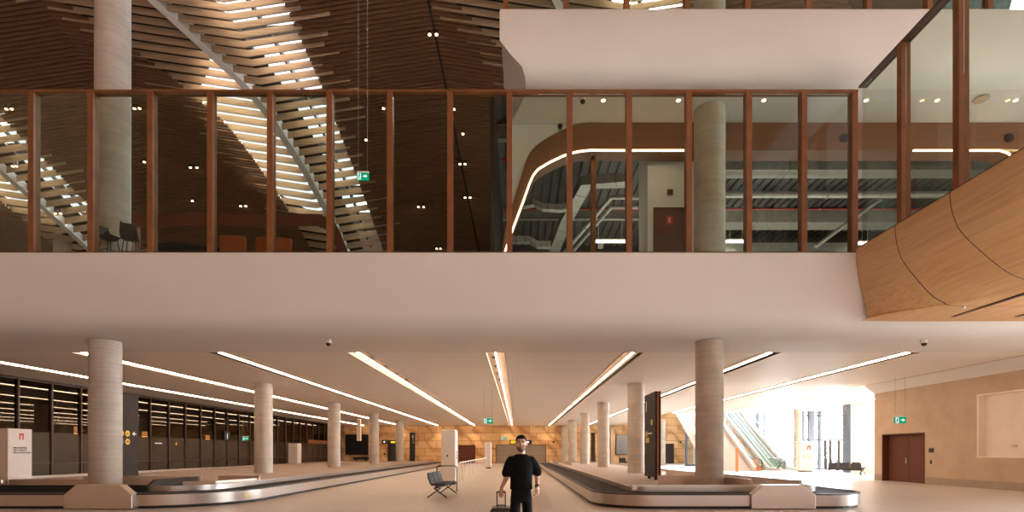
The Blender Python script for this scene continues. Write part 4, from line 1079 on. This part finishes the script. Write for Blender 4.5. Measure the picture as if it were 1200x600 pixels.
# arms
def hand(m,w,d,curl,thumb_side,spread=None):
    """w wrist; d direction along the hand; curl: direction fingers bend to"""
    w=Vector(w);d=Vector(d).normalized();c=Vector(curl).normalized();s_=d.cross(c).normalized()*thumb_side
    limb(m,[w,w+d*.05,w+d*.09],[.025,.031,.029],12)
    for k,(o_,l) in enumerate(((.026,.075),(.009,.085),(-.009,.080),(-.026,.062))):
        p0=w+d*.085+s_*o_; p1=p0+(d*.8+c*.35).normalized()*l*.42; p2=p1+(d*.35+c*.9).normalized()*l*.33; p3=p2+(-d*.25+c).normalized()*l*.28
        limb(m,[p0,p1,p2,p3],[.0098,.009,.008,.007],8)
    p0=w+d*.03+s_*.026; p1=p0+(d*.6+s_*.8).normalized()*.04; p2=p1+(d*.8+c*.5).normalized()*.032
    limb(m,[p0,p1,p2],[.012,.010,.008],8)
SL=(-.155,.02,1.455); EL=(-.225,.06,1.175); WL=(-.288,.10,1.045)
SR=(.155,.02,1.455); ER=(.235,.07,1.195); WR=(.232,-.06,1.075)
limb(b,[SL,EL,WL],[.052,.038,.026]); limb(b,[SR,ER,WR],[.052,.038,.026])
hand(b,WL,(-.12,.12,-1),(.1,-1,-.2),-1)
hand(b,WR,(0,-.25,-1),(-.9,.2,-.2),-1)
bo=union('body',b,man,M['skin'],.0062,3)
# hair, brows, eyes
h=MB(); h.ellipsoid((0,.028,1.742),(.081,.100,.088),20,14); h.ellipsoid((0,.06,1.70),(.078,.072,.08),18,12); h.ellipsoid((.0,-.03,1.795),(.062,.062,.030),14,10)
ho=union('hair',h,man,M['hair'],.008,4)
# keep the face free: cut hair below the hairline at the front
bm=bmesh.new(); bm.from_mesh(ho.data)
dl=[f for f in bm.faces if (lambda c:(c.y<-.045 and c.z<1.765) or (c.y<.005 and c.z<1.70))(f.calc_center_median())]
bmesh.ops.delete(bm,geom=dl,context='FACES'); bm.to_mesh(ho.data); bm.free()
for s_ in (-1,1):
    m_=MB(); limb(m_,[(s_*.014,-.100,1.727),(s_*.032,-.098,1.732),(s_*.052,-.085,1.727)],[.005,.0055,.004],8); m_.build('eyebrow',M['hair'],man)
    m_=MB(); m_.ellipsoid((s_*.030,-.0875,1.704),(.013,.008,.007),12,8); ey=m_.build('eye',M['eye'],man,smooth=True)
    m_=MB(); m_.ellipsoid((s_*.030,-.0945,1.704),(.0055,.003,.0055),10,8); m_.build('iris',M['hair'],ey,smooth=True)
m_=MB(); m_.ellipsoid((0,-.098,1.634),(.022,.008,.007),12,8); m_.build('lips',M['lip'],man,smooth=True)
m_=MB(); m_.ellipsoid((0,-.0225,1.642),(.0645,.0745,.074),20,14); m_.ellipsoid((0,-.045,1.612),(.0445,.0475,.0365),16,10)
be_=union('beard',m_,man,M['stubble'],.005,2)
bm=bmesh.new(); bm.from_mesh(be_.data)
dl=[f for f in bm.faces if (lambda c:c.z>1.650 or (abs(c.x)<.024 and 1.622<c.z<1.642 and c.y<0) or c.y>.01)(f.calc_center_median())]
bmesh.ops.delete(bm,geom=dl,context='FACES'); bm.to_mesh(be_.data); bm.free()
# t-shirt
c=MB(); ell_loft(c,[(1.545,0,.025,.068,.065),(1.525,0,.02,.105,.078),(1.49,0,.02,.15,.095),(1.42,0,.015,.172,.118),(1.28,0,.01,.165,.122),(1.14,0,.005,.158,.12),(1.03,0,.005,.165,.125)])
limb(c,[(-.148,.02,1.452),(-.178,.03,1.39),(-.218,.055,1.265)],[.066,.070,.070]); limb(c,[(.148,.02,1.452),(.185,.035,1.39),(.235,.065,1.28)],[.066,.070,.070])
co=union('t_shirt',c,man,M['tee'],.012,3)
# trousers
c=MB(); ell_loft(c,[(1.10,0,.005,.135,.10),(1.0,0,.008,.148,.115),(.92,0,.01,.155,.12),(.86,0,.01,.148,.11)])
for J in (JL,JR): limb(c,[J['h'],J['k'],tuple(Vector(J['a'])+Vector((0,.0,0)))],[.078,.070,.062])
union('trousers',c,man,M['jeans'],.012,3)
for J,lift in ((JL,0),(JR,.035)):
    a_=Vector(J['a']); c=MB()
    c.ellipsoid((a_.x,a_.y-.09,.045+lift),(.045,.12,.045),16,10); c.ellipsoid((a_.x,a_.y+.02,.06+lift),(.042,.065,.06),14,10); c.box(a_.x-.042,a_.x+.042,a_.y-.19,a_.y+.075,.0+lift*.3,.028+lift)
    limb(c,[(a_.x,a_.y,.06+lift),(a_.x,a_.y,.12+lift*.5)],[.045,.045])
    union('shoe',c,man,M['black'],.010,3)
wp=Vector(WR); dr=(Vector(WR)-Vector(ER)).normalized()
m_=MB(); m_.tube([wp-dr*.02,wp+dr*.008],.033,16); m_.build('watch',M['black'],man,smooth=True)
man.location=(.047,7.7,0)

# suitcase
sc=thing('suitcase','small black wheeled suitcase pulled by the man, handle extended','suitcase',(0,0,0))
m_=MB(); m_.box(-.15,.15,-.22,.22,.07,.76); m_.build('shell',M['case'],sc,bevel=.035)
for k in range(5): MB().box(-.155,.155,-.17+.08*k,-.155+.08*k,.12,.72).build('ridge',M['black'],sc,bevel=.003)
for x in (-.12,.12):
    for y in (-.17,.17):
        m2=MB(); m2.tube([(x-.012,y,.035),(x+.012,y,.035)],.035,14); m2.box(x-.016,x+.016,y-.015,y+.015,.035,.075); m2.build('wheel',M['black'],sc)
MB().tube([(-.062,-.05,.74),(-.062,-.05,.985)],.009,8).tube([(.062,-.05,.74),(.062,-.05,.985)],.009,8).build('handle_tube',M['darkgrey'],sc)
MB().tube([(-.062,-.05,.97),(-.055,-.05,.985),(.055,-.05,.985),(.062,-.05,.97)],.013,8).build('handle_grip',M['black'],sc)
MB().tube([(-.06,-.02,.76),(-.05,-.02,.785),(.05,-.02,.785),(.06,-.02,.76)],.01,8).build('carry_handle',M['black'],sc)
gx=man.location.x+WL[0]-.012; gy=man.location.y+WL[1]+.005
sc.location=(gx+.005,gy+.05,-.0)

# ------------------------------------------------------------------ light
def area(name,loc,rot,sx,sy,power,col):
    l=bpy.data.lights.new(name,'AREA'); l.shape='RECTANGLE'; l.size=sx; l.size_y=sy; l.energy=power; l.color=col
    o=bpy.data.objects.new(name,l); COL.objects.link(o); o.location=loc; o.rotation_euler=rot; return o
def spot(loc,power,col,ang=100,blend=.6,size=.08):
    l=bpy.data.lights.new('downlight_lamp','SPOT'); l.energy=power; l.color=col; l.spot_size=R(ang); l.spot_blend=blend; l.shadow_soft_size=size
    o=bpy.data.objects.new('downlight_lamp',l); COL.objects.link(o); o.location=loc; return o
for x in (-20,-15,-10,-5,0,5,10,15): spot((x-.9,72.9,5.2),150,(1,.66,.38),110)
for y in (23,28): area('void_fill_light',(10,y,8.6),(R(180),0,0),18,3,270,(1,.93,.8))  # unseen upward fill lights, added to brighten the void

w=bpy.data.worlds.new('sky'); bpy.context.scene.world=w; w.use_nodes=True; nt=w.node_tree; nt.nodes.clear()
o=nt.nodes.new('ShaderNodeOutputWorld'); bg=nt.nodes.new('ShaderNodeBackground'); tc=nt.nodes.new('ShaderNodeTexCoord')
dt=N(nt,'ShaderNodeVectorMath',operation='DOT_PRODUCT'); dt.inputs[1].default_value=Vector((.62,.78,-.10)).normalized()
nt.links.new(tc.outputs['Generated'],dt.inputs[0])
mr=N(nt,'ShaderNodeMapRange'); mr.inputs['From Min'].default_value=.46; mr.inputs['From Max'].default_value=.95; mr.inputs['To Min'].default_value=1.1; mr.inputs['To Max'].default_value=75
nt.links.new(dt.outputs['Value'],mr.inputs['Value']); nt.links.new(mr.outputs[0],bg.inputs[1]); bg.inputs[0].default_value=(.91,.97,1.04,1)
nt.links.new(bg.outputs[0],o.inputs[0])

# ------------------------------------------------------------------ camera and colour management
cd=bpy.data.cameras.new('camera'); cam=bpy.data.objects.new('camera',cd); COL.objects.link(cam)
cam.location=(0,0,EYE); cam.rotation_euler=(R(90),0,0)
cd.sensor_width=36; cd.lens=36*F/1200; cd.shift_x=-(CX-600)/1200; cd.shift_y=(CY-300)/1200; cd.clip_end=400
S=bpy.context.scene; S.camera=cam
S.view_settings.view_transform='Standard'; S.view_settings.look='None'; S.view_settings.gamma=1; S.view_settings.use_curve_mapping=False
S.view_settings.exposure=0.38
S.cycles.max_bounces=8; S.cycles.diffuse_bounces=6; S.cycles.transparent_max_bounces=16; S.cycles.sample_clamp_indirect=6
try: S.cycles.use_denoising=True
except Exception: pass
